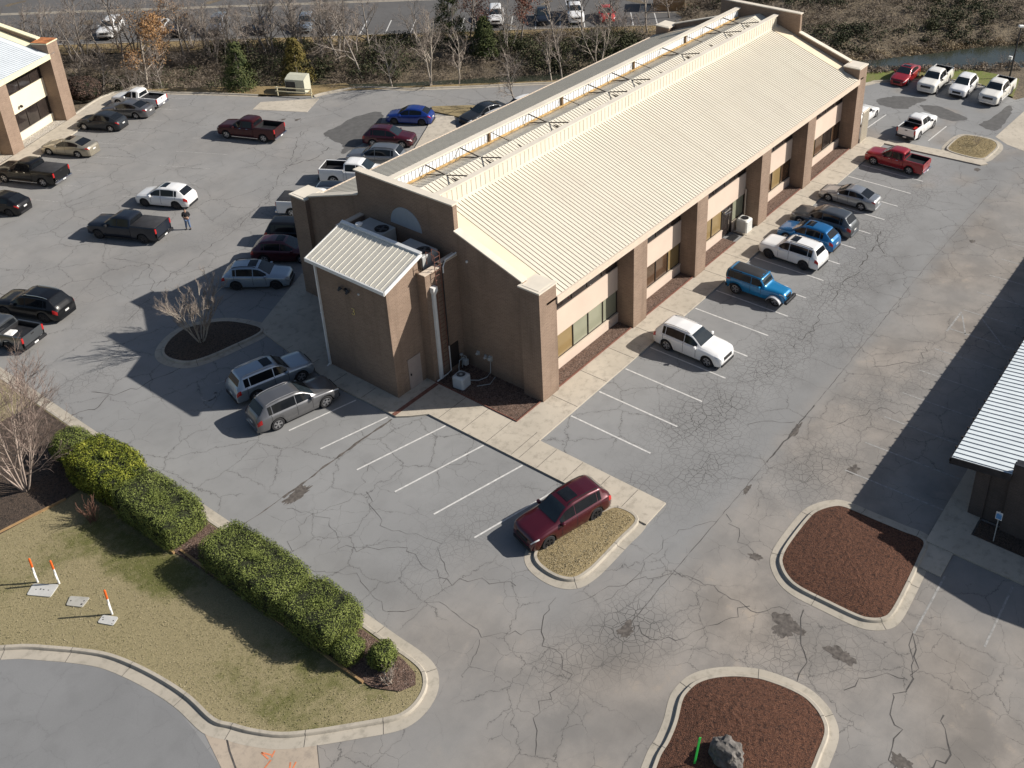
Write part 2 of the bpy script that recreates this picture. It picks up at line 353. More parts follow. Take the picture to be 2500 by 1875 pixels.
def rvec():
    while True:
        p = Vector((random.uniform(-1, 1), random.uniform(-1, 1), random.uniform(-1, 1)))
        if .05 < p.length < 1: return p
from mathutils.geometry import delaunay_2d_cdt
def fill(name, poly, res, zf, mt, attrs=None, jitter=.2, parent=None):
    rs = random.Random(5)
    if area(poly) < 0: poly = poly[::-1]
    n = len(poly); vs = [Vector((p[0], p[1])) for p in poly]
    xs = [p[0] for p in poly]; ys = [p[1] for p in poly]
    inn = offset(poly, res*.35)
    x = min(xs)
    while x < max(xs):
        y = min(ys)
        while y < max(ys):
            px, py = x+rs.uniform(-jitter, jitter)*res, y+rs.uniform(-jitter, jitter)*res
            if inside(px, py, inn): vs.append(Vector((px, py)))
            y += res
        x += res
    r = delaunay_2d_cdt(vs, [], [list(range(n))], 2, 1e-5)
    m = MB(); m.v = [(p.x, p.y, zf(p.x, p.y)) for p in r[0]]; m.f = [tuple(f) for f in r[2]]
    o = m.build(name, mt, parent, smooth=180)
    for an, fn in (attrs or {}).items():
        at = o.data.attributes.new(an, 'FLOAT', 'POINT'); at.data.foreach_set('value', [fn(p[0], p[1]) for p in m.v])
    return o
def sst(a, b, x):
    t = max(0., min(1., (x-a)/(b-a))); return t*t*(3-2*t)
def ts(x, y): return .749*x+.663*y, .663*x-.749*y
def ground_z(x, y):
    t, s = ts(x, y)
    z = -.06 - 1.65*sst(51.9, 54, t)*(1-sst(57.0+4*sst(30, 56, s), 62.5+3.5*sst(30, 56, s), t))
    if t > 52: z += .18*nz(x, y, .35)
    return z + 3.0*sst(61, 90, t)*sst(17, 34, s)
# ------------------------------------------------------------------ terrain
xs = [-900, -400, -150]+[-70+1.5*i for i in range(150)]+[170, 300, 900]; ys = [-900, -400, -150]+[-70+1.5*i for i in range(160)]+[190, 330, 900]
m = MB(); m.v = [(x, y, ground_z(x, y)) for x in xs for y in ys]; ny = len(ys)
m.f = [(i*ny+j, (i+1)*ny+j, (i+1)*ny+j+1, i*ny+j+1) for i in range(len(xs)-1) for j in range(ny-1)]
struct(m.build('ground', M_ground, smooth=180))
def tspt(t, s): return (.749*t+.663*s, .663*t-.749*s)
cv = [tspt(53+.35*math.sin(s*.35)+.2*nz(s, 0, .8)+max(0, (s-36))*-.012, s) for s in range(-60, 100, 2)]+[tspt(57.2+4.2*sst(30, 56, s)+.5*math.sin(s*.22+1)+.3*nz(s, 9, .5), s) for s in range(98, -62, -2)]
m = MB(); m.v = [(p[0], p[1], -1.22) for p in cv]; n = len(cv); m.f = [(i, i+1, n-2-i, n-1-i) for i in range(n//2-1)]
struct(m.build('creek_water', M_water))
# ------------------------------------------------------------------ the lot
LOT = [(-36, -45), (72, -45), (72, -12), (64, -8.4), (65.9, -4.5), (65.4, -1.), (60.9, 4.5), (59, 5.6), (40.7, 31.9), (35.5, 37.5), (32.1, 41.4), (30.5, 43.6), (28.2, 47.0), (24.8, 48.5), (23., 50.9), (21., 53.5), (17.2, 60.4), (13.4, 65.6), (8.1, 63.4), (-6, 56), (-36, 41)]
def tanf(x, y):
    v = .8*sst(-12.6, -13.4, y)*sst(60, 30, x)
    v = max(v, .75*sst(-7, -13, y)*sst(-4, -11, x), .55*sst(4, -3, y+.35*x)*sst(-8, -14, x)*sst(-2, -6, y))
    if x > 40: v = max(v, .7*sst(.1, .35, nz(x, y, .3, 4)))
    v = max(v, .25*sst(18, 30, y))
    return max(0, min(1, v*(.75+.5*nz(x, y, .25, 2))))
def darkf(x, y):
    v = 0
    for cx, cy, rx, ry, a in ((25, -11.2, 9, 1.1, .45), (33, -13.4, 8, 1.0, .5), (13, -11.8, 5, .9, .3), (12, 30.5, 2.6, 2, .25), (19, 43.5, 3.5, .5, .25), (-4, 33.5, 4, 1.4, .22), (7, 40, 3, 1, .18), (-11, 9, 3, 1.0, .15), (-15, -1, .9, 5, .35), (-12, -13.5, 2.5, 3, .3), (-12.5, -24.5, 2, 2.5, .55), (-14.5, -15.5, 2, 1.2, .6), (-16.2, -13.5, 1.2, .8, .5), (-15.5, -11, .8, 2, .3), (-7.5, -27.5, 2, 1.2, .45), (-4.5, -24.5, 2, 1.6, .35), (0, -25, 2, 2, .3), (46, -12, 7, 2, .35), (-17.5, -9.5, 1.2, 1, .3), (-9, -8, 1.8, 2.2, .2)):
        d = ((x-cx)/rx)**2+((y-cy)/ry)**2
        if d < 4: v = max(v, a*math.exp(-d)*(.75+.8*nz(x, y, .9)))
    return max(0, min(.8, v))
def algf(x, y):
    v = 0
    for cx, cy, rx, ry, a in ((4.5, -8.4, 3.5, 1.8, 1), (12, -9, 5, 1.5, .85), (22, -8.8, 5, 1.6, .85), (30, -7.8, 4, 1.4, .8), (38, -8, 4, 1.3, .6), (-3, -8.6, 2.5, 1.3, .6), (4, -15.5, 2.5, 1.6, .75), (11, -15.5, 3, 1.2, .5), (-10.3, -13.4, 1.6, 1.4, 1), (-13, -12, 1.6, 1.2, .6), (1, -10.5, 3, 1.4, .7), (-8, -19.5, 2, 1.2, .6), (17, -12, 3, .8, .5), (-14, 24, 2, .8, .5), (-6, 28, 5, .8, .5), (6, 33, 6, .8, .45), (-10, -3, 3, 1.5, .4), (15, -17, 3, 1, .5), (-6, -21.5, 1.5, 1.2, .5)):
        d = ((x-cx)/rx)**2+((y-cy)/ry)**2
        if d < 5: v = max(v, a*math.exp(-d*.7))
    return max(0, min(1, v*(1+.6*nz(x, y, .7, 3))))
struct(fill('parking_lot', LOT, .8, lambda x, y: 0., M_lot, {'tan': tanf, 'dark': darkf, 'allig': algf}))
FAR = [tspt(69.3, -75), tspt(69.3, 16.4), tspt(70.5, 19.5), tspt(75, 21.5), tspt(84, 22), tspt(95, 20), tspt(95, -75)]
o = MB(); o.quad(*[(p[0], p[1], .02) for p in FAR]); struct(o.build('parking_lot', M_far))
# ------------------------------------------------------------------ kerbs, islands, lawn
def kerb(inner, closed=True, gw=.45, kw=.17, out=-1, z=.15, m=None, h=.03):
    m = m or MB(); prof = ((0, z-.05), (0, z), (kw-.03, z), (kw, z-.03), (kw+.03, h), (kw+gw, .012)); n = len(inner)
    rings = [offset(inner, out*d, closed) for d, _ in prof]
    vs = [(r[i][0], r[i][1], prof[k][1]) for k, r in enumerate(rings) for i in range(n)]
    fs = []
    for k in range(len(prof)-1):
        for i in range(n if closed else n-1):
            q = (k*n+i, k*n+(i+1) % n, (k+1)*n+(i+1) % n, (k+1)*n+i); fs.append(q if out > 0 else q)
    m.add(vs, fs); return m
KJ = MB()
def kerb_joints(inner, closed, gw, out, step=3.05, kw=.17, z=.15, h=.03):
    acc = step*.5
    for i in range(len(inner)-(0 if closed else 1)):
        a, b = inner[i], inner[(i+1) % len(inner)]; L = math.hypot(b[0]-a[0], b[1]-a[1]); acc += L
        if acc >= step and L > 1e-6:
            acc %= step; tx, ty = (b[0]-a[0])/L*.011, (b[1]-a[1])/L*.011; nx, ny = -ty/.011*out, tx/.011*out
            pr = [(0, z), (kw-.02, z), (kw, z-.02), (kw+.03, h), (kw+gw, .012)]; k = len(KJ.v)
            for d, zz in pr: KJ.v += [(a[0]+nx*d-tx, a[1]+ny*d-ty, zz+.005), (a[0]+nx*d+tx, a[1]+ny*d+ty, zz+.005)]
            KJ.f += [(k+2*q, k+2*q+1, k+2*q+3, k+2*q+2) for q in range(4)]
def ccw(p): return p if area(p) > 0 else p[::-1]
def mound(name, poly, h, mt, z0=.13, amp=.02, fr=3., rings=16):
    n = len(poly); cx = sum(p[0] for p in poly)/n; cy = sum(p[1] for p in poly)/n; m = MB()
    for k in range(rings+1):
        q = 1-k/rings
        for p in poly:
            x, y = cx+(p[0]-cx)*q, cy+(p[1]-cy)*q
            m.v.append((x, y, z0+h*(1-q*q)+(amp*(nz(x, y, fr)+.6*nz(x, y, fr*2.7)) if k else 0)))
    m.f = [(k*n+i, k*n+(i+1) % n, (k+1)*n+(i+1) % n, (k+1)*n+i) for k in range(rings) for i in range(n)]
    return struct(m.build(name, mt, smooth=180))
ISL1 = ccw(smoothpoly([(-4.5, -8.5), (-4.62, -9.68), (-6.2, -9.72), (-7.8, -9.71), (-8.61, -9.66), (-9.3, -9.47), (-9.62, -9.03), (-9.73, -8.41), (-9.66, -7.71), (-9.46, -7.25), (-9.15, -7.02), (-8.71, -6.95), (-7.4, -7.27), (-6.19, -7.62), (-5.2, -8.05)]))
ISL2 = ccw(smoothpoly([(1.96, -17.5), (1.17, -16.98), (.3, -16.83), (-1.63, -16.81), (-2.56, -16.93), (-3.05, -17.2), (-3.5, -17.74), (-3.73, -18.45), (-3.73, -19.9), (-3.69, -21.24), (-3.54, -21.82), (-3.18, -22.28), (-2.61, -22.46), (-.96, -22.43), (1.21, -22.29), (2.35, -22.1), (2.35, -21), (2.3, -19.5), (2.25, -18.06)]))
ISL3 = ccw(smoothpoly([(-14.9, -17.8), (-13.9, -17.68), (-12.99, -17.48), (-12.06, -17.14), (-11.57, -17.09), (-10.95, -17.22), (-10.35, -17.64), (-9.77, -18.32), (-9.33, -19.09), (-9.15, -19.61), (-8.99, -20.45), (-8.97, -21.23), (-9.19, -21.87), (-9.52, -22.32), (-9.85, -22.56), (-10.26, -22.67), (-10.89, -22.74), (-12, -22.85), (-14.5, -22.9), (-16.8, -22.4), (-17.5, -20.5), (-17, -18.6)]))
ISL4 = ccw(smoothpoly([(-4.91, 19.45), (-6.98, 19.62), (-8.52, 19.9), (-9.49, 20.39), (-9.93, 21.41), (-9.85, 22.38), (-9.2, 23.11), (-8.14, 23.58), (-7.19, 23.54), (-5.6, 22.4), (-4.8, 20.6)]))
ISL5 = ccw(smoothpoly([(48.3, -7.2), (49.4, -6.95), (51.8, -7.1), (52.5, -7.9), (52.6, -9.6), (51.6, -10.4), (49.5, -10.4), (48.2, -10.1), (48.0, -8.5)]))
for P, gw in ((ISL1, .45), (ISL2, .42), (ISL3, .42), (ISL4, .42), (ISL5, .4)): struct(kerb(P, gw=gw).build('kerb', M_kerb, smooth=35)); kerb_joints(P, True, gw, -1)
mound('island_grass', ISL1, .07, M_drygrass); mound('mulch_bed', ISL2, .25, M_mulch, amp=.035, fr=5, rings=40); mound('mulch_bed', ISL3, .3, M_mulch, amp=.035, fr=5, rings=44)
mound('mulch_bed', ISL4, .12, M_darkmulch, amp=.03); mound('island_grass', ISL5, .06, M_drygrass)
KIN = [(-17.12, 40), (-17.12, -3.4), (-17.15, -4.95), (-17.15, -6.3), (-17.25, -7.1), (-17.54, -7.57), (-17.94, -7.87), (-18.5, -8.02), (-19.06, -7.97), (-19.55, -7.68), (-20.54, -6.75), (-21.71, -5.6), (-22.56, -4.62), (-23.14, -3.5), (-23.44, -2.67), (-23.72, -1.85), (-23.66, -.25), (-23.75, 1.2), (-24.0, 2.9), (-24.4, 4.53), (-25.0, 5.84), (-25.67, 7.03), (-26.17, 7.88), (-26.58, 8.42), (-27.2, 9.1), (-29, 10.6), (-32, 12.4), (-37, 14)]
KS = [(-17.12, 40)]+smoothpoly(KIN[1:], False, 4)
struct(kerb(KS, closed=False, gw=.5, out=1).build('kerb', M_kerb, smooth=35))
kerb_joints(KS, False, .5, 1); struct(KJ.build('pavement_joint', M_joint))
LAWN = KS+[(-37, 40)]
def greenf(x, y):
    v = .65*sst(-5.2, -1.5, -abs(y+3))*sst(-24, -22, x)
    v = max(v, sst(1.8, .6, abs(x+20.6+.1*(y-8)))*sst(14.5, 12, y)*sst(3, 6, y)*1.0, .55*sst(14.5, 12.5, y)*sst(9.5, 12, y))
    return max(0, .75*v+.3*nz(x, y, .5))
struct(fill('lawn', LAWN, .5, lambda x, y: .125+.02*nz(x, y, .6), M_lawn, {'green': greenf}))
def sheet(name, poly, z, mt, thick=None, smooth=None):
    m = MB(); m.prism(poly, z-(thick or .05), z); return struct(m.build(name, mt))
fill_bed = lambda name, poly, z, mt, amp=.03: struct(fill(name, poly, .22, lambda x, y: z+amp*(nz(x, y, 3)+nz(x, y, 7)), mt))
fill_bed('mulch_bed', [(-19.35, 15.2), (-19.4, 7.8), (-19.3, 7), (-19.1, -4.5), (-19.05, -6.1), (-18.5, -7.2), (-17.9, -7.5), (-17.5, -7.1), (-17.3, -6.2), (-17.2, -3), (-17.2, 15.2)], .165, M_oldmulch)
fill_bed('mulch_bed', [(-19.35, 15.2), (-20.5, 15.12), (-23.6, 15.45), (-27, 16), (-27, 24), (-17.2, 24), (-17.2, 15.2)], .165, M_darkmulch)
for (a, b), lb in zip((((-20.4, 15.12), (-27, 16.05)), ((-19.4, 14.5), (-19.38, 7.3)), ((-19.1, 7.2), (-19.1, -5.6))), ('brown wooden edging between the crape myrtle bed and the lawn', 'brown wooden edging under the dark hedge left of the gap', 'long brown wooden edging under the hedges right of the gap')):
    d = Vector((b[0]-a[0], b[1]-a[1])).normalized(); nn = Vector((-d.y, d.x))*.05; m = MB()
    m.prism([(a[0]+nn.x, a[1]+nn.y), (b[0]+nn.x, b[1]+nn.y), (b[0]-nn.x, b[1]-nn.y), (a[0]-nn.x, a[1]-nn.y)], .1, .23)
    tag(m.build('bed_edging', M_wood), lb, 'edging')
# cul-de-sac street and driveway apron
CO = offset(KS[60:], .70, False); CO = [p for p in CO if p[0] < -23.9]
road = [(-24.9, -3.9), (-24.5, -1.5)]+[p for p in CO if p[1] > -1.2]+[(-38, 13), (-60, 6), (-60, -30), (-40, -30), (-28, -9)]
m = MB(); m.quad(*[(p[0], p[1], .008) for p in ccw(road)]); struct(m.build('street', M_road))
ap = ccw([(-24.2, -1.5), (-23.7, -2.4), (-22.55, -5.2), (-22.04, -6.11), (-22.67, -6.99), (-30, -16.5), (-34, -14), (-27, -7.2), (-24.9, -3.9)])
m = MB(); m.quad(*[(p[0], p[1], .009) for p in ap]); struct(m.build('driveway_apron', M_apron))
m = MB()
for pts, wd in (([(-23.75, -2.3), (-23.95, -2.9), (-24.25, -3.5), (-24.6, -4.4), (-25.2, -5.4)], .07), ([(-22.04, -6.11), (-22.67, -6.99), (-24, -8.7)], .025)):
    a = offset(pts, wd/2, False); b = offset(pts, -wd/2, False)
    m.add([(p[0], p[1], .013) for p in a+b], [(i, i+1, len(a)+i+1, len(a)+i) for i in range(len(a)-1)])
struct(m.build('pavement_joint', M_joint))
# ------------------------------------------------------------------ sidewalks
def slab(poly, z=.1): return sheet('sidewalk', poly, z, M_conc, .12)
slab([(-2.72, -1.9), (46.9, -1.9), (47.0, -.25), (46.4, 0.15), (-2.25, .12), (-2.72, .12)])
slab([(-4.57, -10.3), (-2.75, -10.3), (-2.721, .121), (-2.25, .121), (-2.25, 7.2), (-5.87, 7.2), (-5.87, 6.1), (-5.4, 5.5), (-4.64, 4.75)])
slab([(-5.87, 7.202), (-2.1, 7.202), (-2.1, 14.0), (.35, 14.0), (.35, 20.7), (1.4, 20.7), (1.4, 23.0), (-4.6, 20.0), (-4.9, 19.0), (-4.95, 18.4), (-5.95, 11.2)])
slab([(46.4, -1.902), (47.35, -1.902), (48.0, -6.9), (48.1, -10.3), (47.5, -10.9), (46.9, -10.5), (46.5, -5.)], .102)
slab([(1.402, 21.0), (44, 21.0), (44, 22.4), (1.402, 22.4)], .098)
slab([(19.3, 30.6), (20.4, 29.0), (26.7, 31.9), (28.6, 33.9), (27.6, 35.7), (26, 34.6)], .1)
sheet('concrete_pad', [(18.7, 51.0), (20.35, 51.94), (24.3, 48.0), (21.3, 46.2)], .02, M_conc, .03)
sheet('concrete_drive', [(53.8, -9.6), (61.5, -9.97), (75, -12), (75, -30), (60, -22), (52.2, -12.6), (52.7, -11)], .011, M_conc, .02)
fill_bed('mulch_bed', [(-2.2, .2), (.3, .2), (.3, 6.5), (-2.2, 6.5)], .06, M_oldmulch)
BAYS = [(1.55, 9.29), (10.8, 16.9), (18.31, 26.12), (27.55, 33.8), (35.25, 43.4)]
for i, (a, b) in enumerate(BAYS):
    b2 = 22.9 if i == 2 else b-.02
    fill_bed('mulch_bed', [(a+.02, .16), (b2, .16), (b2, 1.2), (a+.02, 1.2)], .14, M_oldmulch)
for (a, b), o_ in zip(BAYS, ('first', 'second', 'third', 'fourth', 'last')):
    m = MB(); m.box(a, 22.9 if o_ == 'third' else b, .1, .155, .08, .19)
    tag(m.build('bed_edging', M_rust), 'thin rusty bed edging in the '+o_+' facade bay from the near pillar', 'edging')
m = MB(); m.prism([(-2.26, 6.5), (-2.26, .12), (.2, .12), (.2, .18), (-2.2, .18), (-2.2, 6.5)], .05, .16); tag(m.build('bed_edging', M_rust), 'rusty brown edging round the mulch corner in front of the shaded gable', 'edging')
m = MB(); m.box(-5.86, -2.3, 6.18, 6.46, .1, .106); struct(m.build('drain_channel', M_rust))
m = MB()
for x in [9.35*i*.31+.8 for i in range(16)]: m.box(x, x+.03, -1.88, .1, .1, .1035)
for y in (-8.6, -6.8, -5, -3.2, -1.4, .4, 2.2, 4): m.box(-4.55, -2.28 if y > -1.5 else -2.78, y, y+.025, .1, .1035)
m.box(-4.5, -2.74, -1.92, -1.895, .1, .1035)
for y in (9, 11.5, 14, 16.5, 19): m.box(-5.85+max(0, y-11)*.13, -4.7, y, y+.025, .1, .1035)
struct(m.build('pavement_joint', M_joint))
# kerbs beside the creek, at the far lot and near the far end
for pts in ([(24.3, 48.7), (25.4, 48.5), (28.2, 47.1), (29.6, 45.2), (31.1, 42.5), (32.1, 41.4), (35.5, 37.5), (40.7, 31.9), (46, 24.5), (52, 16), (58.6, 6)], [(7.6, 63.2), (13.4, 65.7), (16.9, 60.6), (19, 57.3), (21.2, 53.4)], [(59, 5.5), (60.0, 5.0), (60.9, 4.4), (65.2, -1.0), (65.8, -4.4)]):
    q = offset(smoothpoly(pts, False, 4), .2, False)
    struct(kerb(q, closed=False, gw=.3, out=-1).build('kerb', M_kerb, smooth=35))
struct(kerb([tspt(69.1, s) for s in range(-75, 18)], closed=False, gw=.25, out=1, m=MB()).build('kerb', M_kerb, smooth=35))
struct(kerb([tspt(83.2+.02*s, s) for s in range(-75, 20)], closed=False, gw=.3, out=-1).build('kerb', M_kerb, smooth=35))
# grass verges
def vstrip(a, b, lo, hi, z, mt, name='grass_verge'):
    P1 = [tspt(lo(s), s) for s in range(a, b+1, 2)]; P2 = [tspt(hi(s), s) for s in range(a, b+1, 2)]
    m = MB(); n = len(P1); m.v = [(p[0], p[1], z) for p in P1]+[(p[0], p[1], z+.02) for p in P2]; m.f = [(i, n+i, n+i+1, i+1) for i in range(n-1)]
    return struct(m.build(name, mt))
vstrip(-75, 18, lambda s: 66.0, lambda s: 69.1, .06, M_verge)
sheet('island_grass', [(28.3, 36.5), (29.1, 37.35), (31.4, 34.6), (33.4, 31.3), (31.5, 29), (28.7, 33.5)], .12, M_drygrass, .12)
sheet('grass_verge', [(59.3, 5.6), (60.9, 4.7), (65.4, -.8), (66.1, -4.4), (64.5, -8), (70, -7), (70, -2), (66.5, 2.8), (62.5, 6.8)], .07, grass_mat('green_verge', (.10, .15, .03), (.17, .22, .05), (.16, .15, .07), (.22, .2, .1), .25), .1)
sheet('grass_verge', [(21.6, 53.6), (24.4, 49.0), (28.4, 47.5), (28.6, 49.0), (25.5, 52.0), (23, 55.5), (18, 61.5), (15, 65), (14.2, 64.8), (17.4, 60.7)], .06, M_verge, .1)
vstrip(-20, 36, lambda s: 51.9-max(0, s-5)*.045, lambda s: 52.4, .03, M_verge)
# ------------------------------------------------------------------ painted lines, cracks, stains
def seg(m, a, b, wd=.1, z=.006):
    d = Vector((b[0]-a[0], b[1]-a[1])).normalized(); q = Vector((-d.y, d.x))*wd/2
    m.add([(a[0]+q.x, a[1]+q.y, z), (a[0]-q.x, a[1]-q.y, z), (b[0]-q.x, b[1]-q.y, z), (b[0]+q.x, b[1]+q.y, z)], [(0, 1, 2, 3)])
m = MB()
for k in range(0, 16): seg(m, (.05+2.74*k, -2.0), (.03+2.74*k, -7.5), .1)
for y in (-5.15, -2.38, .42, 3.3, 6.55, 9.2): seg(m, (-4.75 if y < 5 else -6.1, y), (-10.15, y+1.36*(1 if y < 5 else .75)), .1)
for p, q in (((49.2, -2.2), (53.4, -2.4)), ((49.4, -4.9), (53.6, -5.1)), ((49, .8), (53, .6))): seg(m, p, q)
struct(m.build('parking_markings', M_paintline))
m = MB()
for k in range(0, 13): seg(m, (4.95+2.72*k, -16.8), (5.1+2.72*k, -22.15), .1)
seg(m, (20.87, -16.75), (23.64, -16.77), .12); seg(m, (21.1, -17.9), (23.4, -16.9), .1); seg(m, (21, -20.5), (23.6, -18.2), .1)
for y in (-23.75, -26.58, -29.3): seg(m, (.9+max(0, -23.8-y)*.5, y), (-3.1+max(0, -23.8-y)*.4, y), .1)
a, b = R(117), R(-63)
for i in range(-2, 7):
    x, y = 9.2-2.75*i*.885, 61.4-2.75*i*.465
    seg(m, (x+.5, y-1.2), (x+2.9, y-6.0), .1)
for i in range(0, 9):
    x, y = 1.6+2.75*i*.885, 22.9+2.75*i*.465
    if i < 8: seg(m, (x-.1, y+.2), (x-2.5, y+5.0), .1)
for i in range(-2, 6):
    x, y = 1.0+2.9*i*.885, 44.5+2.9*i*.465
    seg(m, (x, y), (x+2.2, y-4.3), .1); 
seg(m, (-5.0, 15.9), (-9.9, 17.2), .1)
# wheelchair symbol
c = Vector((-10.7, 16.5)); ux = Vector((.966, -.26)); uy = Vector((.26, .966))
q = lambda u, v: tuple(c+ux*u+uy*v)
for i in range(12):
    t0, t1 = 2.6+i*.36, 2.6+(i+1)*.36; seg(m, q(-.15+.42*math.cos(t0), .42*math.sin(t0)), q(-.15+.42*math.cos(t1), .42*math.sin(t1)), .1)
for p0, p1 in (((.55, .1), (.15, .1)), ((.15, .1), (.1, -.3)), ((.1, -.3), (-.45, -.45)), ((.35, .1), (.3, -.2)), ((.75, .1), (.68, .1))): seg(m, q(*p0), q(*p1), .1)
struct(m.build('parking_markings', M_fadedline))
m = MB()
for k in range(-9, 5):
    s = k*2.9+5.2; seg(m, tspt(69.7, s), tspt(74.8, s+.3), .12, .026)
struct(m.build('parking_markings', M_paintline))
def crack(m, pts, wd, z=.0055, seed=0, rough=.12):
    rs = random.Random(seed); P = []
    for (x0, y0), (x1, y1) in zip(pts, pts[1:]):
        L = math.hypot(x1-x0, y1-y0); n = max(2, int(L/.35))
        for i in range(n):
            t = i/n; P.append((x0+(x1-x0)*t+rs.gauss(0, rough)*.5, y0+(y1-y0)*t+rs.gauss(0, rough)*.5))
    P.append(pts[-1]); ws = [wd*.5*rs.uniform(.2, 1.6) for _ in P]
    a = [offset(P, 1, False)[i] for i in range(len(P))]; vs = []
    for p, q, h in zip(P, a, ws):
        dx, dy = (q[0]-p[0])*h/2, (q[1]-p[1])*h/2; vs += [(p[0]+dx, p[1]+dy, z), (p[0]-dx, p[1]-dy, z)]
    m.add(vs, [(2*i, 2*i+1, 2*i+3, 2*i+2) for i in range(len(P)-1)])
m = MB()
crack(m, [(-10.3, -13.05), (0, -13.05), (3.2, -13.05)], .05, seed=1, rough=.03); crack(m, [(3, -13.05), (9, -13.05)], .12, seed=2, rough=.05); crack(m, [(9, -13.05), (28, -12.7), (44, -12.8)], .05, seed=3, rough=.04)
for i, (pts, wd) in enumerate((
    ([(-1.7, -13.1), (-2.6, -14.8), (-3.6, -16.2)], .05), ([(-6.3, -13.1), (-6.0, -15), (-6.3, -17.2), (-5.2, -18.6)], .05), ([(-10.3, -13.1), (-10.0, -14.6), (-8.4, -15.8), (-7.2, -16.6), (-6, -17)], .06),
    ([(-5, -19), (-7.2, -20.4), (-8.4, -20.6)], .09), ([(-3, -24), (-5.4, -24.6), (-7.2, -24.3), (-8.4, -25.2), (-9.4, -25), (-11, -26)], .09), ([(-5.4, -24.6), (-6.4, -23), (-7.6, -22.4)], .07), ([(-6.3, -26.2), (-7.8, -27.0), (-9.6, -26.3)], .1),
    ([(-2.5, -23.6), (-4.2, -24), (-5.4, -24.6)], .05), ([(-9.6, -11.4), (-8, -11.8), (-4.2, -11.7), (-2.3, -13.1)], .035), ([(-6.3, -13.1), (-8.5, -11.3), (-10.6, -10.2)], .04), ([(-11.2, -7.4), (-13, -4.5), (-12.6, -1.5), (-14.6, 1.2)], .045),
    ([(-10.8, -9.4), (-12.6, -10), (-13.6, -12.6), (-15.6, -12.2), (-17.4, -13.6)], .05), ([(-12.6, -10), (-14.4, -8), (-14, -5.2), (-15.8, -3.6)], .045), ([(-14.4, -8), (-16.4, -8.8)], .035), ([(-13, -4.5), (-11.4, -2.6), (-12.2, .6), (-11, 3)], .035),
    ([(-16.2, 3), (-14, 4.2), (-12, 3.2), (-9, 4.6)], .03), ([(-14.6, 1.2), (-13.4, 3), (-14.2, 5.4)], .03), ([(-15.8, -3.6), (-15.2, -1), (-16.2, 1.4)], .03), ([(-10, 20.4), (-12.8, 20.7), (-14.2, 21.4), (-14.6, 22.6)], .1), ([(-14.2, 21.4), (-15.4, 20.8), (-16.6, 21.6)], .1),
    ([(20, -9.2), (22.6, -8.6), (24.5, -9.1), (27.5, -8.5), (30, -8.9)], .12), ([(28, -9.6), (29.4, -8.2), (31, -8)], .12), ([(13.5, -9.4), (16, -9.6), (18, -9.1)], .08), ([(3.4, -10.6), (5.8, -10.9), (7, -12.8)], .05), ([(7.6, -14.6), (11, -16.3), (11.6, -18.4)], .06), ([(14.4, -14.4), (16.5, -16.4), (19, -16.2)], .06),
    ([(-5.6, 30), (-2, 31), (3, 32.4), (8, 35), (13, 38.6), (18, 43)], .07), ([(-9, 27.6), (-6, 29.5), (-4, 33.2), (-5, 36)], .05), ([(8, 43.5), (6.4, 45.8), (8.4, 48)], .05), ([(12.4, 38), (15.2, 37.4), (17, 38.2)], .16), ([(-19, 32), (-16, 35.4), (-12, 36.8), (-9, 40)], .05), ([(-12, 36.8), (-13, 41), (-9, 45)], .04))):
    crack(m, pts, wd, seed=20+i, rough=.22)
struct(m.build('pavement_crack', M_joint))
m = MB(); crack(m, [(-6.1, 6.2), (-9.1, 6.3), (-12.9, 6.2), (-13.8, 6.2)], .26, .0045, 7, .06); crack(m, [(-13.8, 6.2), (-16.6, 6.3)], .12, .0045, 8, .04)
def blob(m, cx, cy, rx, ry, sd, z=.005):
    pts = []
    for i in range(72):
        a = i*math.pi/36; c, q = math.cos(a), math.sin(a); k = .8*(1+.6*mnoise.noise(Vector((c*1.1+sd, q*1.1, sd)))+.4*mnoise.noise(Vector((c*2.6, q*2.6+sd, 3.1)))+.22*mnoise.noise(Vector((c*6, q*6, sd))))
        pts.append((cx+rx*c*k, cy+ry*q*k))
    m.add([(cx, cy, z)]+[(p[0], p[1], z) for p in pts], [(0, 1+i, 1+(i+1) % 72) for i in range(72)])
for i, q in enumerate(((-13.2, 5.75, 1.1, .38), (-6.1, -18.9, .9, .95), (-6.0, -21.6, .5, .75), (-9.3, -25.6, .35, .5), (-3.2, -15.8, .25, .4), (5.2, -17.2, .5, .35), (-10.4, -13.1, .5, .35), (6.3, -13.15, .9, .22), (.6, -13.2, .5, .16), (-9.6, -28, .8, .6), (46, -10.5, .4, .3), (33.5, -14.2, .35, .25), (19.6, 45.5, .4, .25), (18.8, 46.6, .35, .2))): blob(m, *q, i*3.7)
struct(m.build('dark_patch', M_stain))
m = MB(); rs = random.Random(3)
for (x, y), sgn in (((-23.6, -5.0), 1), ((-23.4, -6.2), 1), ((-24.1, -5.6), 1)):
    for k in range(4): a = rs.uniform(0, 6.28); seg(m, (x+rs.uniform(-.2, .2), y+rs.uniform(-.2, .2)), (x+.4*math.cos(a), y+.4*math.sin(a)), .06, .016)
struct(m.build('spray_marks', mat('orange_spray', (.62, .2, .09), .9, var=.2)))
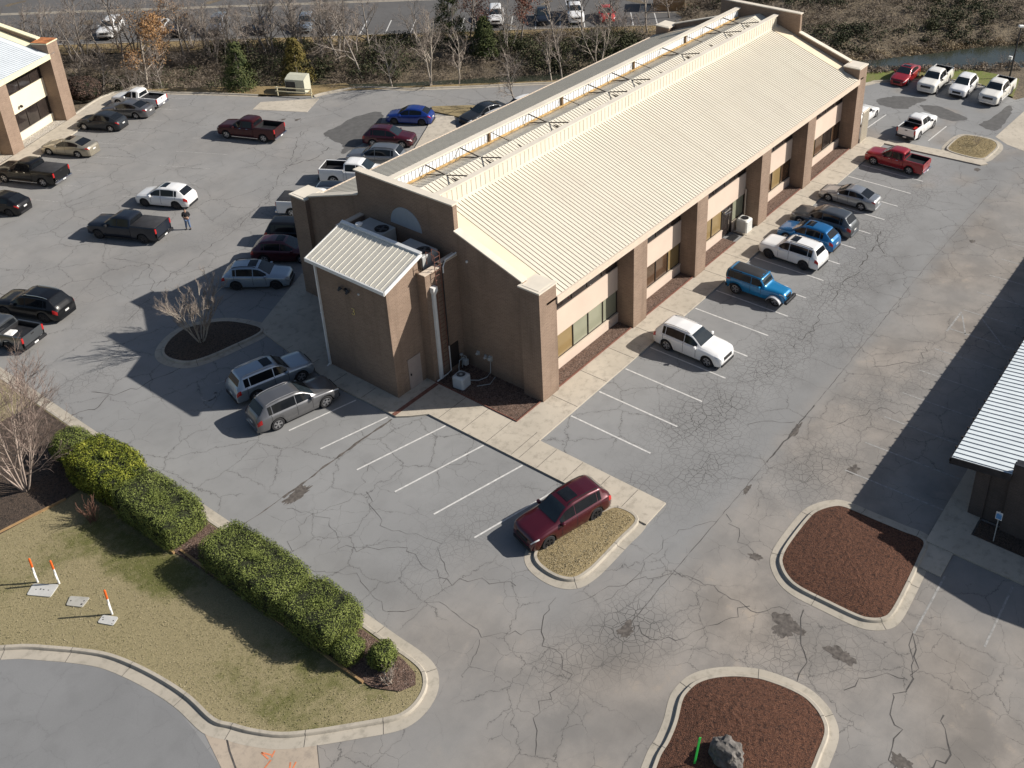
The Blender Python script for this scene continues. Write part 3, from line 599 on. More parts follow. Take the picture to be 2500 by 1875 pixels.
# ------------------------------------------------------------------ office buildings
WB = 20.86
def rz(y): return 6.62+.36*min(y, WB-y)       # roof plane
def gw_poly(drop=0.):
    return [(1.4, 0), (1.4, 7.68-drop), (6.4, 9.33-drop), (6.4, 11.0-drop), (WB-6.4, 11.0-drop), (WB-6.4, 9.33-drop), (WB-1.4, 7.68-drop), (WB-1.4, 0)]
PIL = [(0, 1.5), (9.29, 10.8), (16.9, 18.31), (26.12, 27.55), (33.8, 35.25), (43.4, 45.05)]
def office(root, full, roofm, ribm, capm, panelm, brick):
    if full: pil = PIL; x0, x1 = 0., 45.05
    else: pil = [(20.5, 22.0), (28.2, 29.7), (35.8, 37.3), (43.55, 45.05)]; x0, x1 = 20.5, 45.05
    # gable walls with coping
    for wx0, wx1, cx0, cx1 in (((.3, .62, .2, .72), (44.4, 44.72, 44.3, 44.82)) if full else ((44.4, 44.72, 44.3, 44.82),)):
        m = MB(); m.xprism(gw_poly(), wx0, wx1); m.build('gable_wall', brick, root)
        m = MB(); P = gw_poly()
        for a, b in ((1, 2), (3, 4), (5, 6)):
            (ya, za), (yb, zb) = P[a], P[b]
            e = -.04 if a == 3 else 0.
            m.xprism([(ya-e*0-(.05 if a == 3 else 0), za+.003), (ya-(.05 if a == 3 else 0), za+.09), (yb+(.05 if a == 3 else 0), zb+.09), (yb+(.05 if a == 3 else 0), zb+.003)], cx0, cx1)
        m.build('coping', capm, root)
    # corner and side pillars
    m2 = MB()
    for i, (a, b) in enumerate(pil):
        for side in (0, 1):
            y0, y1 = (0, 1.45) if side == 0 else (WB-1.45, WB)
            corner = (a == 0 or b > 45)
            if side == 1 and not corner: continue
            m = MB(); m.box(a, b, y0, y1, -.05, 7.52 if corner else 6.18)
            m.build('pillar', brick, root)
            if corner:
                cm = MB(); cm.box(a-.06, b+.06, y0-.06, y1+.06, 7.523, 7.62); cm.box(a+.12, b-.12, y0+.12, y1-.12, 7.62, 7.64); cm.build('pillar_cap', capm, root)
    # roof slabs and standing seams
    m = MB(); ra, rb = (.62 if full else x0, 44.4)
    for yA, yB in ((0.0, WB/2), (WB, WB/2)):
        za, zb_ = 6.62, rz(WB/2)
        m.add([(ra, yA, za), (rb, yA, za), (rb, yB, zb_), (ra, yB, zb_), (ra, yA, za-.14), (rb, yA, za-.14), (rb, yB, zb_-.14), (ra, yB, zb_-.14)],
              [(0, 1, 2, 3), (7, 6, 5, 4), (0, 4, 5, 1), (2, 6, 7, 3), (0, 3, 7, 4), (1, 5, 6, 2)])
    roof = m.build('roof', roofm, root)
    m = MB(); x = ra+1.45 if full else x0+.2
    while x < rb-1.45:
        for yA, yB in ((.02, 8.33), (8.78, WB/2-.03), (WB/2+.03, 12.2), (12.6, WB-.02)):
            za, zb_ = rz(yA), rz(yB); h = .038 if yB < 8.4 else (.032 if yB < 10.43 else .02)
            m.add([(x-.016, yA, za-.01), (x+.016, yA, za-.01), (x+.016, yB, zb_-.01), (x-.016, yB, zb_-.01), (x-.01, yA, za+h), (x+.01, yA, za+h), (x+.01, yB, zb_+h), (x-.01, yB, zb_+h)],
                  [(4, 5, 6, 7), (0, 4, 7, 3), (1, 2, 6, 5), (0, 1, 5, 4), (3, 7, 6, 2)])
        x += .3048
    m.build('roof_seams', ribm, roof)
    m = MB()
    for fx0, fx1 in (((ra+.003, ra+1.4), (rb-1.45, rb-.003)) if full else ((rb-1.0, rb-.003),)):
        for yA, yB in ((1.47, 8.33), (12.6, WB-1.47)):
            m = MB(); m.add([(fx0, yA, rz(yA)+.03), (fx1, yA, rz(yA)+.03), (fx1, yB, rz(yB)+.03), (fx0, yB, rz(yB)+.03)], [(0, 1, 2, 3)]); m.build('flashing', M_flash if full else capm, roof)
    # eaves
    m = MB()
    for ya, yb in ((-.09, .0), (WB, WB+.09)): m.box(1.5 if full else x0, 43.55, ya, yb, 6.2, 6.66)
    m.build('fascia', M_fascia if full else capm, root)
    m = MB(); m.box(1.5 if full else x0, 43.5, 0, 1.6, 6.18, 6.22); m.box(1.5 if full else x0, 43.5, WB-1.6, WB, 6.18, 6.22); m.build('soffit', M_soffit, root)
    # back side wall and plain closing walls
    m = MB(); m.box(.62 if full else x0, 44.4, WB-1.5, WB-1.3, -.05, 6.18); m.build('wall', panelm, root)
    if not full: m = MB(); m.box(x0, x0+.2, .1, WB-.1, -.05, 6.5); m.build('wall', brick, root)
    # bays on the long front
    gl = (M_winsage, M_winbronze, M_windark, M_winbrown)
    for i, ((_, a), (b, _)) in enumerate(zip(pil, pil[1:])):
        Y = 1.25; L = b-a
        m = MB(); m.box(a, b, Y, Y+.25, 2.58, 4.33); m.build('panel', panelm, root)
        doorbay = full and i == 2
        m = MB(); m.box(a, b-3.35 if doorbay else b, Y-.03, Y+.25, -.05, .82)
        if doorbay: m.box(24.35, b, Y-.03, Y+.25, -.05, .82)
        m.build('plinth', panelm, root)
        wins = [(a, b, .82, 2.58, 0), (a, b, 4.33, 6.18, 1)]
        if doorbay: wins = [(a, 22.8, .82, 2.58, 0), (24.3, b, .82, 2.58, 0), (a, b, 4.33, 6.18, 1)]
        for (wa, wb_, z0, z1, up) in wins:
            fr = MB(); fr.box(wa, wb_, Y+.06, Y+.15, z0, z0+.07); fr.box(wa, wb_, Y+.06, Y+.15, z1-.06, z1); npn = max(1, round((wb_-wa)/1.5)); d = (wb_-wa)/npn
            for k in range(npn+1): xx = min(max(wa+k*d-.035, wa), wb_-.07); fr.box(xx, xx+.07, Y+.05, Y+.15, z0+.07, z1-.06)
            f = fr.build('window_frame', M_frame, root)
            if not up: sl = MB(); sl.box(wa, wb_, Y-.06, Y+.06, z0-.03, z0+.03); sl.build('sill', M_cap if not full else M_fascia, f)
            for k in range(npn):
                p = MB(); p.box(wa+k*d+.03, wa+(k+1)*d-.03, Y+.1, Y+.13, z0+.05, z1-.05)
                if up or not full: g = M_windark
                elif i == 0: g = M_winbronze if k <= 1 else M_winsage
                elif i == 1: g = M_winbrown if k < 3 else M_winbronze
                elif i == 2: g = (M_winsage, M_winbronze, M_winbronze, M_winsage)[k % 4]
                else: g = (M_winbrown, M_winbronze, M_winbrown, M_windark)[(k+i) % 4]
                p.build('pane', g, f)
        if doorbay:
            df = MB(); df.box(22.8, 24.3, Y+.04, Y+.12, 2.45, 2.58); df.box(22.8, 22.9, Y+.04, Y+.12, .05, 2.45); df.box(24.2, 24.3, Y+.04, Y+.12, .05, 2.45); df.box(23.75, 23.85, Y+.04, Y+.12, .05, 2.45)
            d_ = df.build('door', M_frame, root); p = MB(); p.box(22.9, 23.75, Y+.07, Y+.1, .05, 2.45); p.box(23.85, 24.2, Y+.07, Y+.1, .05, 2.45); p.build('pane', M_windark, d_)
            p = MB(); p.tube([(23.62, Y, 1.0), (23.62, Y-.07, 1.05), (23.62, Y-.07, 1.4), (23.62, Y, 1.45)], .018); p.build('handle', M_chrome, d_)
            p = MB(); p.box(22.9, 23.8, Y-.12, Y+.02, 2.25, 2.32); p.tube([(23.0, Y-.05, 2.1), (23.5, Y-.3, 2.2)], .02); p.build('door_closer', M_chrome, d_)
    m = MB(); m.box(1.5 if full else x0, 43.5, 1.5, 1.7, -.05, 6.18); m.build('inner_wall', M_frame, root)
    return roof
main = thing('office_building', 'long brown brick office with cream metal roof and two rooftop screens, in the centre', 'building')
mroof = office(main, True, M_roof, M_rib, M_cap, M_panel, M_brick)
# rooftop screens
m = MB(); m.box(1.0, 43.9, 8.44, 8.7, rz(8.4)-.1, 10.62); scr = m.build('rooftop_screen', M_roof, main)
m = MB(); x = 1.1
while x < 43.8: m.box(x-.014, x+.014, 8.425, 8.445, rz(8.4)+.1, 10.6); x += .42
m.build('roof_seams', M_rib, scr)
m = MB(); m.box(.8, 44.1, 8.36, 8.80, 10.62, 10.72); m.build('coping', M_cap, scr); m = MB(); m.box(1, 43.9, 8.375, 8.44, rz(8.4), rz(8.4)+.1); m.build('flashing', M_cap, scr)
m = MB(); m.box(1.0, 43.9, 12.36, 12.56, rz(12.4)-.1, 10.56); scr = m.build('rooftop_screen', M_whitepanel, main)
m = MB(); x = 1.1
while x < 43.8: m.box(x-.013, x+.013, 12.335, 12.37, rz(12.4)+.05, 10.54); m.box(x-.018, x+.018, 12.55, 12.60, rz(12.4)-.0, 10.54); x += .3048
m.build('roof_seams', M_hvac, scr)
m = MB(); m.box(.8, 44.1, 12.22, 12.68, 10.56, 10.67); m.build('coping', M_cap, scr)
m = MB(); m.box(1.2, 43.8, 12.2, 12.3, rz(12.2)+.06, rz(12.2)+.18); m.build('timber_rail', M_timber, scr)
for px in (10.05, 17.9, 27.1, 34.8): m = MB(); m.box(px-.08, px+.08, 12.22, 12.36, rz(12.2)-.05, 10.56); m.build('post', M_brownsteel if px < 0 else mat('post_brown', (.20, .13, .07), .8, var=.3), scr)
BR = [4.05, 7.21, 10.23, 14.11, 17.9, 21.07, 24.1, 27.11, 31.17, 34.81, 37.95, 40.99]
for i, x in enumerate(BR):
    m = MB(); thin = x in (10.23, 17.9, 27.11, 34.81)
    m.tube([(x, 12.3, 10.5), (x, 9.35, 10.12)], .028 if thin else .045, 5)
    if not thin: m.tube([(x-.1, 12.15, 9.9), (x-.05, 8.7, 10.78)], .042, 5); m.tube([(x+.25, 9.3, 10.08), (x, 9.9, 10.32)], .025, 5)
    m.build('brace', M_brownsteel, scr)
# wall details of the front gable
m = MB(); c = [(10.4+1.3*math.cos(a), 8.33+1.3*math.sin(a)) for a in [math.pi*i/24 for i in range(25)]]; m.xprism(c, .262, .31); m.build('half_round_panel', mat('blue_grey_panel', (.36, .40, .44), .6, var=.04), main)
# stair tower (annex)
AX0, AX1, AY0, AY1 = -4.6, -2.05, 7.2, 13.15
m = MB(); zf, zbk = 7.56, 8.5
m.add([(AX0, AY0, -.05), (AX1, AY0, -.05), (AX1, AY1, -.05), (AX0, AY1, -.05), (AX0, AY0, zf), (AX1, AY0, zbk), (AX1, AY1, zbk), (AX0, AY1, zf)], [(3, 2, 1, 0), (4, 5, 6, 7), (0, 1, 5, 4), (1, 2, 6, 5), (2, 3, 7, 6), (3, 0, 4, 7)])
m.build('stair_tower', M_brick, main)
sl = (zbk-zf)/(AX1-AX0); az = lambda x: zf+sl*(x-AX0)
m = MB()
def slabx(m, x0, x1, y0, y1, h0, h1):
    m.add([(x0, y0, az(x0)+h0), (x1, y0, az(x1)+h0), (x1, y1, az(x1)+h0), (x0, y1, az(x0)+h0), (x0, y0, az(x0)+h1), (x1, y0, az(x1)+h1), (x1, y1, az(x1)+h1), (x0, y1, az(x0)+h1)],
          [(3, 2, 1, 0), (4, 5, 6, 7), (0, 1, 5, 4), (1, 2, 6, 5), (2, 3, 7, 6), (3, 0, 4, 7)])
slabx(m, -4.86, -1.9, 7.03, 13.5, .06, .16); tr = m.build('tower_roof', M_annexroof, main)
m = MB(); y = 7.35
while y < 13.4: slabx(m, -4.80, -2.12, y-.022, y+.022, .15, .185); y += .41
m.build('roof_seams', M_lightrib, tr)
m = MB(); slabx(m, -4.9, -1.86, 6.97, 7.03, -.05, .2); slabx(m, -4.9, -1.86, 13.5, 13.56, -.05, .2); slabx(m, -4.93, -4.86, 6.97, 13.56, -.02, .2); slabx(m, -2.02, -1.84, 6.97, 13.56, .16, .24); m.build('roof_trim', M_white, tr)
m = MB(); m.box(-4.72, -4.60, 13.0, 13.1, .1, 7.55); m.box(-4.75, -4.57, 12.98, 13.12, 3.9, 3.94); m.tube([(-4.66, 13.05, .2), (-4.9, 13.05, .08)], .05); m.build('downspout', M_white, main)
d = MB(); d.box(-3.62, -2.62, 7.16, 7.2, .1, 2.22); d.build('door', mat('grey_pink_door', (.36, .30, .27), .6, var=.05), main); hd = MB(); hd.box(-3.52, -3.46, 7.1, 7.16, 1.08, 1.2); hd.build('handle', M_black, main.children[-1] if False else bpy.data.objects['door'])
# numeral 3 and lamp on the tower
m = MB()
def stroke3(cy, cz, s):
    for k, (oz, r) in enumerate(((.26, .24), (-.26, .27))):
        A = [R(150-i*24) for i in range(11)] if k == 0 else [R(85-i*24) for i in range(11)]
        yield [(AX0-.03, cy-r*s*math.cos(a), cz+oz*s+r*s*math.sin(a)) for a in A]
for pts in stroke3(10.19, 5.05, .42*1.0): m.tube(pts, .026, 5)
m.build('house_number', mat('brass_number', (.72, .56, .22), .4, var=.05), main)
m = MB(); m.box(-4.75, -4.58, 10.45, 10.62, 6.36, 6.5)
for yy, s in ((10.9, 1), (10.25, -1)):
    M = Matrix.Translation((-4.82, yy, 6.42)) @ Matrix.Rotation(R(60), 4, 'Y'); m.lathe([(.05, -.12), (.1, 0), (.13, .12), (.11, .13)], 10, M); m.tube([(-4.67, 10.53, 6.45), (-4.8, yy, 6.46)], .025)
m.build('flood_lamp', M_darkmetal, main)
m = MB(); m.box(-4.66, -4.59, 9.44, 9.54, 6.42, 6.52); m.build('sensor', M_white, main); m = MB(); m.box(.2, .3, 5.52, 5.62, 7.55, 7.68); m.build('sensor', M_white, main)
# mechanical platform behind the tower
m = MB(); m.box(-2.05, .3, 6.55, 14.3, 6.9, 7.0); m.box(-2.25, -.95, 6.5, 6.85, -.05, 7.55); m.box(-.95, .3, 6.42, 6.72, -.05, 7.75); m.box(-2.25, -2.05, 6.85, 7.2, -.05, 7.55); m.box(-1.6, .3, 14.2, 14.45, -.05, 8.0); m.box(-1.6, -1.4, 13.15, 14.2, -.05, 7.6)
m.build('mechanical_screen', M_brick, main)
for bx in ((-2.31, -.95, 6.44, 6.92, 7.553, 7.60), (-.95, .3, 6.36, 6.78, 7.753, 7.83), (-1.66, .3, 14.14, 14.51, 8.003, 8.08)): m = MB(); m.box(*bx); m.build('coping', M_fascia, main)
m = MB(); m.box(-1.95, -1.62, 6.2, 6.5, 6.4, 6.66); m.add([(-1.95, 6.2, 6.4), (-1.62, 6.2, 6.4), (-1.62, 6.5, 6.4), (-1.95, 6.5, 6.4), (-1.87, 6.3, 6.1), (-1.7, 6.3, 6.1), (-1.7, 6.5, 6.1), (-1.87, 6.5, 6.1)], [(0, 1, 5, 4), (1, 2, 6, 5), (2, 3, 7, 6), (3, 0, 4, 7)]); m.box(-1.88, -1.69, 6.33, 6.5, .15, 6.1); m.build('downspout', M_white, main)
m = MB(); m.tube([(-.6, 6.36, 7.9), (-.9, 6.36, 7.85), (-.98, 6.36, 7.5), (-1.0, 6.36, 2.1)], .035, 6); m.build('conduit', M_darkmetal, main)
m = MB(); m.tube([(-1.0, 6.36, 2.1), (-1.0, 6.36, .3), (-1.3, 6.36, .22), (-2.2, 6.36, .2)], .04, 6); m.tube([(.2, 6.33, 8.0), (-.7, 6.33, 7.95), (-.93, 6.33, 7.6), (-.95, 6.33, 7.2)], .05, 6); m.build('conduit', M_white, main)
m = MB()
for x in (-1.62, -1.18): m.tube([(x, 6.9, 7.9), (x, 6.9, 8.7), (x, 6.28, 8.7), (x, 6.28, .9)], .026, 5)
for k in range(26): m.tube([(-1.62, 6.28, 1.0+.3*k), (-1.18, 6.28, 1.0+.3*k)], .016, 4)
lad = m.build('ladder', M_rust)
tag(lad, 'rusty fixed ladder climbing the wall beside the tower to the rooftop air units', 'ladder')
m = MB(); m.box(-1.0, -.2, 6.38, 6.42, .4, 2.0); m.build('louver', M_frame, main)
# package units on the platform
def rtu(x, y, mt, lab):
    t = thing('rooftop_unit', lab, 'air conditioner', (x, y, 7.0), 0, 'rooftop air conditioners')
    m = MB(); m.cbox(-.65, .65, -1.12, 1.12, .12, 1.1, .04); m.box(-.6, .6, -1.05, 1.05, 0, .12); m.build('cabinet', mt, t)
    m = MB(); M = Matrix.Translation((0, -.6, 1.1)); m.lathe([(.44, 0), (.44, .05), (.40, .05), (.38, .02)], 24, M, False); m.build('fan_ring', M_darkmetal, t)
    m = MB(); m.lathe([(.38, 1.104), (.0, 1.106)], 24, Matrix.Translation((0, -.6, 0)), False)
    m.build('fan_opening', M_black, t)
    m = MB()
    for k in range(4):
        a = k*math.pi/2+.4; m.box(.05, .34, -.07, .07, 1.108, 1.115, Matrix.Translation((0, -.6, 0)) @ Matrix.Rotation(a, 4, 'Z'))
    m.lathe([(.09, 1.1), (.09, 1.13)], 10, Matrix.Translation((0, -.6, 0))); m.build('fan_blades', mat('fan_grey', (.10, .105, .11), .6), t)
    m = MB()
    for k in range(9): m.box(-.668, -.648, -1.0+.02, -.15, .25+.085*k, .29+.085*k)
    for yy in (-1.1, -.1): m.box(-.67, -.645, yy, yy+.05, .15, 1.05)
    m.build('grille', M_darkmetal, t)
    return t
rtu(-.42, 12.4, M_hvac, 'grey rooftop air unit in the shade below the half round panel, left one of two')
rtu(-.85, 8.5, M_hvac, 'grey rooftop air unit beside the ladder, its right end catching the sun')
m = MB(); m.tube([(-1.75, 12.2, 7), (-1.75, 12.2, 8.75)], .06, 8); m.lathe([(.06, 8.7), (.2, 8.85), (.22, 8.95), (.05, 9.02)], 12, Matrix.Translation((-1.75, 12.2, 0))); tag(m.build('vent_pipe', M_white), 'white vent pipe with round cap behind the tower roof', 'vent')
# meters and hose on the shaded gable
for y, z, s in ((4.23, 1.31, .13), (5.21, 1.31, .1), (4.59, 1.27, .1)):
    m = MB(); m.box(.2, .3, y-s, y+s, z-s*1.2, z+s*1.2); m.lathe([(s*.9, 0), (s*.9, .1), (s*.6, .14)], 12, Matrix.Translation((.2, y, z)) @ Matrix.Rotation(R(-90), 4, 'Y')); m.build('meter', M_hvac, main)
m = MB(); m.tube([(.24, 4.23, 1.15), (.2, 4.25, .3), (-.1, 4.3, .1), (-.6, 4.5, .09), (-1.0, 5.1, .09), (-.9, 5.7, .09)], .03, 6); m.tube([(.2, 3.9, .1), (-.5, 3.7, .1), (-1.1, 4.2, .1)], .025, 5); m.build('conduit', M_hvac, main)
g = thing('gas_meter', 'grey gas meter with bent pipes in the shaded corner of the brick wall', 'gas meter', (-.15, 5.95, .06))
m = MB(); m.cbox(-.14, .14, -.18, .18, .35, .75, .05); m.build('meter_body', M_hvac, g); m = MB(); m.tube([(0, -.1, .7), (0, -.1, .95), (0, .3, .95), (0, .3, 0)], .03); m.tube([(0, .1, .7), (0, .1, .85), (-.4, .1, .8), (-.5, .1, .4), (-.5, .1, 0)], .03); m.lathe([(.09, 0), (.11, .05), (.09, .1)], 10, Matrix.Translation((0, .3, .9))); m.build('pipe', M_hvac, g)
def condenser(x, y, s, h, mt, lab, pad, rot=0):
    t = thing('condenser_unit', lab, 'air conditioner', (x, y, .1), rot, 'condensers on the ground'); r = s/2
    m = MB(); m.cbox(-r, r, -r, r, .0, h, .09); m.build('cabinet', mt, t)
    m = MB(); m.lathe([(r*.74, h), (r*.74, h+.03), (r*.68, h+.03), (r*.66, h+.004)], 24, None, False); m.build('fan_ring', mt, t)
    m = MB(); m.lathe([(r*.68, h+.003), (0, h+.005)], 24, None, False); m.build('fan_opening', M_black, t)
    m = MB()
    for k in range(5): m.lathe([(r*.13*(k+1), h+.02), (r*.13*(k+1)+.012, h+.022)], 20, None, False)
    m.lathe([(.09, h), (.09, h+.03)], 10); m.build('fan_guard', M_hvac if mt != M_hvacw else M_black, t)
    m = MB()
    for sd in range(4):
        M = Matrix.Rotation(sd*math.pi/2, 4, 'Z')
        for k in range(9): m.box(-r*.8, r*.8, -r-.008, -r+.01, .1+k*(h-.2)/9, .1+k*(h-.2)/9+.03, M)
    m.build('louvres', M_hvac if pad else mt, t)
    if pad: m = MB(); m.box(-r-.15, r+.15, -r-.12, r+.12, -.02, .03); m.build('pad', M_conc, t)
    return t
condenser(-1.55, 5.0, .82, .8, M_condblue, 'pale blue grey condenser unit standing on old mulch in the building shade', False, .1)
condenser(24.95, .55, .95, 1.05, M_hvacw, 'white condenser unit on a concrete pad beside the glass entrance door', True)
m = MB(); m.tube([(25.95, 1.1, .4), (25.95, 1.1, 3.0), (25.95, 1.3, 3.05)], .05); m.build('conduit', M_fascia, main)
m = MB(); m.cbox(22.95, 23.9, .35, .98, .1, .115, .01); tag(m.build('door_mat', M_black), 'black door mat in front of the glass entrance door', 'mat')
# ribbed screen panel at the far corner
sp = thing('screen_panel', 'cream ribbed metal screen panel standing at the far corner of the office', 'fence', (45.05, -.1, .1))
m = MB(); m.box(.02, 1.45, -.03, .03, 0, 2.9); m.build('panel', M_roof, sp)
m = MB()
for k in range(7): m.box(.1+k*.2, .14+k*.2, -.06, -.03, .05, 2.85)
m.build('ribs', M_rib, sp); m = MB(); m.box(0, 1.48, -.07, .07, 2.9, 2.98); m.build('coping', M_cap, sp)
# second office, top left
Lrot = R(27.7); Lc = Vector((8.1, 63.38, 0)); Lloc = Lc-Matrix.Rotation(Lrot, 3, 'Z') @ Vector((45.05, 0, 0))
M_roofL = mat('pale_blue_roof', (.56, .60, .63), .5, var=.05, scale=1); M_ribL = mat('pale_blue_rib', (.50, .54, .57), .5, var=.04)
M_capL = mat('yellowish_coping', (.70, .66, .46), .55, var=.05); M_panelL = mat('cream_panel', (.74, .66, .50), .8, var=.04, scale=.5)
left = thing('office_building', 'tan brick office with pale blue roof and cream panels, cut by left edge', 'building', Lloc, Lrot)
office(left, False, M_roofL, M_ribL, M_capL, M_panelL, M_brick)
m = MB(); m.box(43.5, 45.1, -.04, 1.49, 7.645, 7.665); m.build('rust_stain_sheet', mat('rust_cap', (.42, .16, .06), .7, var=.4, scale=2), left)
m = MB(); m.lathe([(.12, 0), (.14, .12), (.05, .25)], 10, Matrix.Translation((39.6, 1.1, 3.1)) @ Matrix.Rotation(R(90), 4, 'X')); m.build('wall_lamp', M_frame, left)
m = MB(); m.cbox(33.6, 36.4, 13.5, 16.3, rz(14)-.2, 9.9, .1); m.lathe([(1.0, 9.9), (1.05, 10.3), (.85, 10.8), (.3, 11.1)], 20, Matrix.Translation((35, 14.9, 0))); m.build('roof_ventilator', M_white, left)
Lp = lambda u, v: tuple((Matrix.Rotation(Lrot, 3, 'Z') @ Vector((u, v, 0))+Lloc)[:2])
slab([Lp(20, -2.3), Lp(47.6, -2.3), Lp(47.6, -.15), Lp(46.3, .05), Lp(20, .05)], .105)
slab([Lp(45.1, .051), Lp(47.2, .051), Lp(48.8, -.1), Lp(52.8, -1.2), Lp(53.2, -2.25), Lp(47.602, -2.3), Lp(47.602, -.15)], .107)
for a, b in ((22, 28.2), (29.7, 35.8), (37.3, 43.55)): fill_bed('gravel_bed', [Lp(a+.02, .06), Lp(b-.02, .06), Lp(b-.02, 1.2), Lp(a+.02, 1.2)], .13, M_gravel)
# third office on the right edge: single storey, mirrored
rb = thing('office_building', 'low shaded office with white ribbed metal roof, cut by the right edge', 'building', (5.15, -22.05, 0))
M_roofR = mat('white_blue_roof', (.74, .80, .82), .45, var=.04, scale=1); M_ribR = mat('grey_roof_rib', (.23, .25, .27), .5, var=.1)
rs_ = .14; m = MB(); Lr = 60
m.add([(0, 0, 3.42), (Lr, 0, 3.42), (Lr, -2.9, 3.42+2.9*rs_), (0, -2.9, 3.42+2.9*rs_), (0, 0, 3.3), (Lr, 0, 3.3), (Lr, -2.9, 3.3+2.9*rs_), (0, -2.9, 3.3+2.9*rs_)], [(3, 2, 1, 0), (4, 5, 6, 7), (0, 1, 5, 4), (1, 2, 6, 5), (2, 3, 7, 6), (3, 0, 4, 7)])
m.add([(.4, -2.9, 3.42+2.9*rs_), (Lr, -2.9, 3.42+2.9*rs_), (Lr, -10, 3.42+10*rs_), (.4, -10, 3.42+10*rs_), (Lr, -20, 3.42), (.4, -20, 3.42)], [(3, 2, 1, 0), (5, 4, 2, 3)])
rr = m.build('roof', M_roofR, rb)
m = MB(); x = .12
while x < Lr:
    yA, yB = .02, -9.9; m.add([(x-.02, yA, 3.41), (x+.02, yA, 3.41), (x+.02, yB, 3.41-yB*rs_), (x-.02, yB, 3.41-yB*rs_), (x-.012, yA, 3.45), (x+.012, yA, 3.45), (x+.012, yB, 3.45-yB*rs_), (x-.012, yB, 3.45-yB*rs_)], [(7, 6, 5, 4), (3, 7, 4, 0), (5, 6, 2, 1), (4, 5, 1, 0)]); x += .36
m.build('roof_seams', M_ribR, rr)
m = MB(); m.box(-.06, Lr, 0, .08, 3.2, 3.36); x = .9
while x < Lr: m.box(x, x+.05, -.02, .13, 3.36, 3.44); x += .9
m.build('gutter', M_frame, rb)
m = MB(); m.add([(-.06, .06, 3.05), (-.06, -2.9, 3.05+2.9*rs_), (-.06, -2.9, 3.44+2.9*rs_), (-.06, .06, 3.44), (0, .06, 3.05), (0, -2.9, 3.05+2.9*rs_), (0, -2.9, 3.44+2.9*rs_), (0, .06, 3.44)], [(0, 1, 2, 3), (7, 6, 5, 4), (0, 3, 7, 4), (1, 5, 6, 2), (3, 2, 6, 7), (0, 4, 5, 1)]); m.build('fascia', M_darkmetal, rb)
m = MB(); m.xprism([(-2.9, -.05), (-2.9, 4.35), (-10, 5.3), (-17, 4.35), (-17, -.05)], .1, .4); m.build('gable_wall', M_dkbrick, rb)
m = MB(); m.xprism([(-2.95, 4.353), (-2.95, 4.45), (-10, 5.4), (-17, 4.45), (-17, 4.353), (-10, 5.303)], .02, .48); m.build('coping', M_darkmetal, rb)
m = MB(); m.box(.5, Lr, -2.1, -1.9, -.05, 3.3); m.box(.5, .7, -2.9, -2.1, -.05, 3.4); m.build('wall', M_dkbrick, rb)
m = MB(); x = 3.
while x < Lr-3: m.box(x, x+1.6, -1.9, -1.86, .9, 2.6); x += 3.2
m.build('window', M_windark, rb)
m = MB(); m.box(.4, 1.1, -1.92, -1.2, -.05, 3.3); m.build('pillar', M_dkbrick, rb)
slab([(2.5, -22.2), (70, -22.2), (70, -23.95), (5.35, -23.95), (5.35, -30), (4.1, -30), (2.5, -27)], .1) if False else None
slab([(2.45, -22.2), (70, -22.2), (70, -23.9), (5.3, -23.9), (4.15, -23.9), (4.15, -34), (2.5, -34)], .1)
slab([(.7, -22.45), (2.449, -22.2), (2.449, -23.6), (.7, -23.6)], .06)
fill_bed('mulch_bed', [(4.17, -24), (5.4, -24), (5.4, -34), (4.17, -34)], .11, M_darkmulch)
sg = thing('parking_sign', 'small blue and white accessible parking sign in the shade by the right building', 'sign', (4.35, -24.95, .1))
m = MB(); m.tube([(0, 0, 0), (0, 0, 1.95)], .025); m.build('post', M_hvac, sg)
m = MB(); m.box(-.035, -.02, -.16, .16, 1.45, 1.92); m.build('plate', M_white, sg)
m = MB(); m.box(-.042, -.036, -.13, .13, 1.5, 1.8); m.tube([(-.045, .08, 1.82), (-.045, -.1, 1.86)], .012, 4); m.build('symbol', M_bluesign, sg)
# ------------------------------------------------------------------ vehicles
def interp(pts, d):
    if d <= pts[0][0]: return pts[0][1]
    for (a, va), (b, vb) in zip(pts, pts[1:]):
        if d <= b:
            t = (d-a)/(b-a) if b > a else 0; return va+(vb-va)*t
    return pts[-1][1]
def smoothed(pts, d, r=.07): return (interp(pts, d-r)+interp(pts, d)*2+interp(pts, d+r))/4
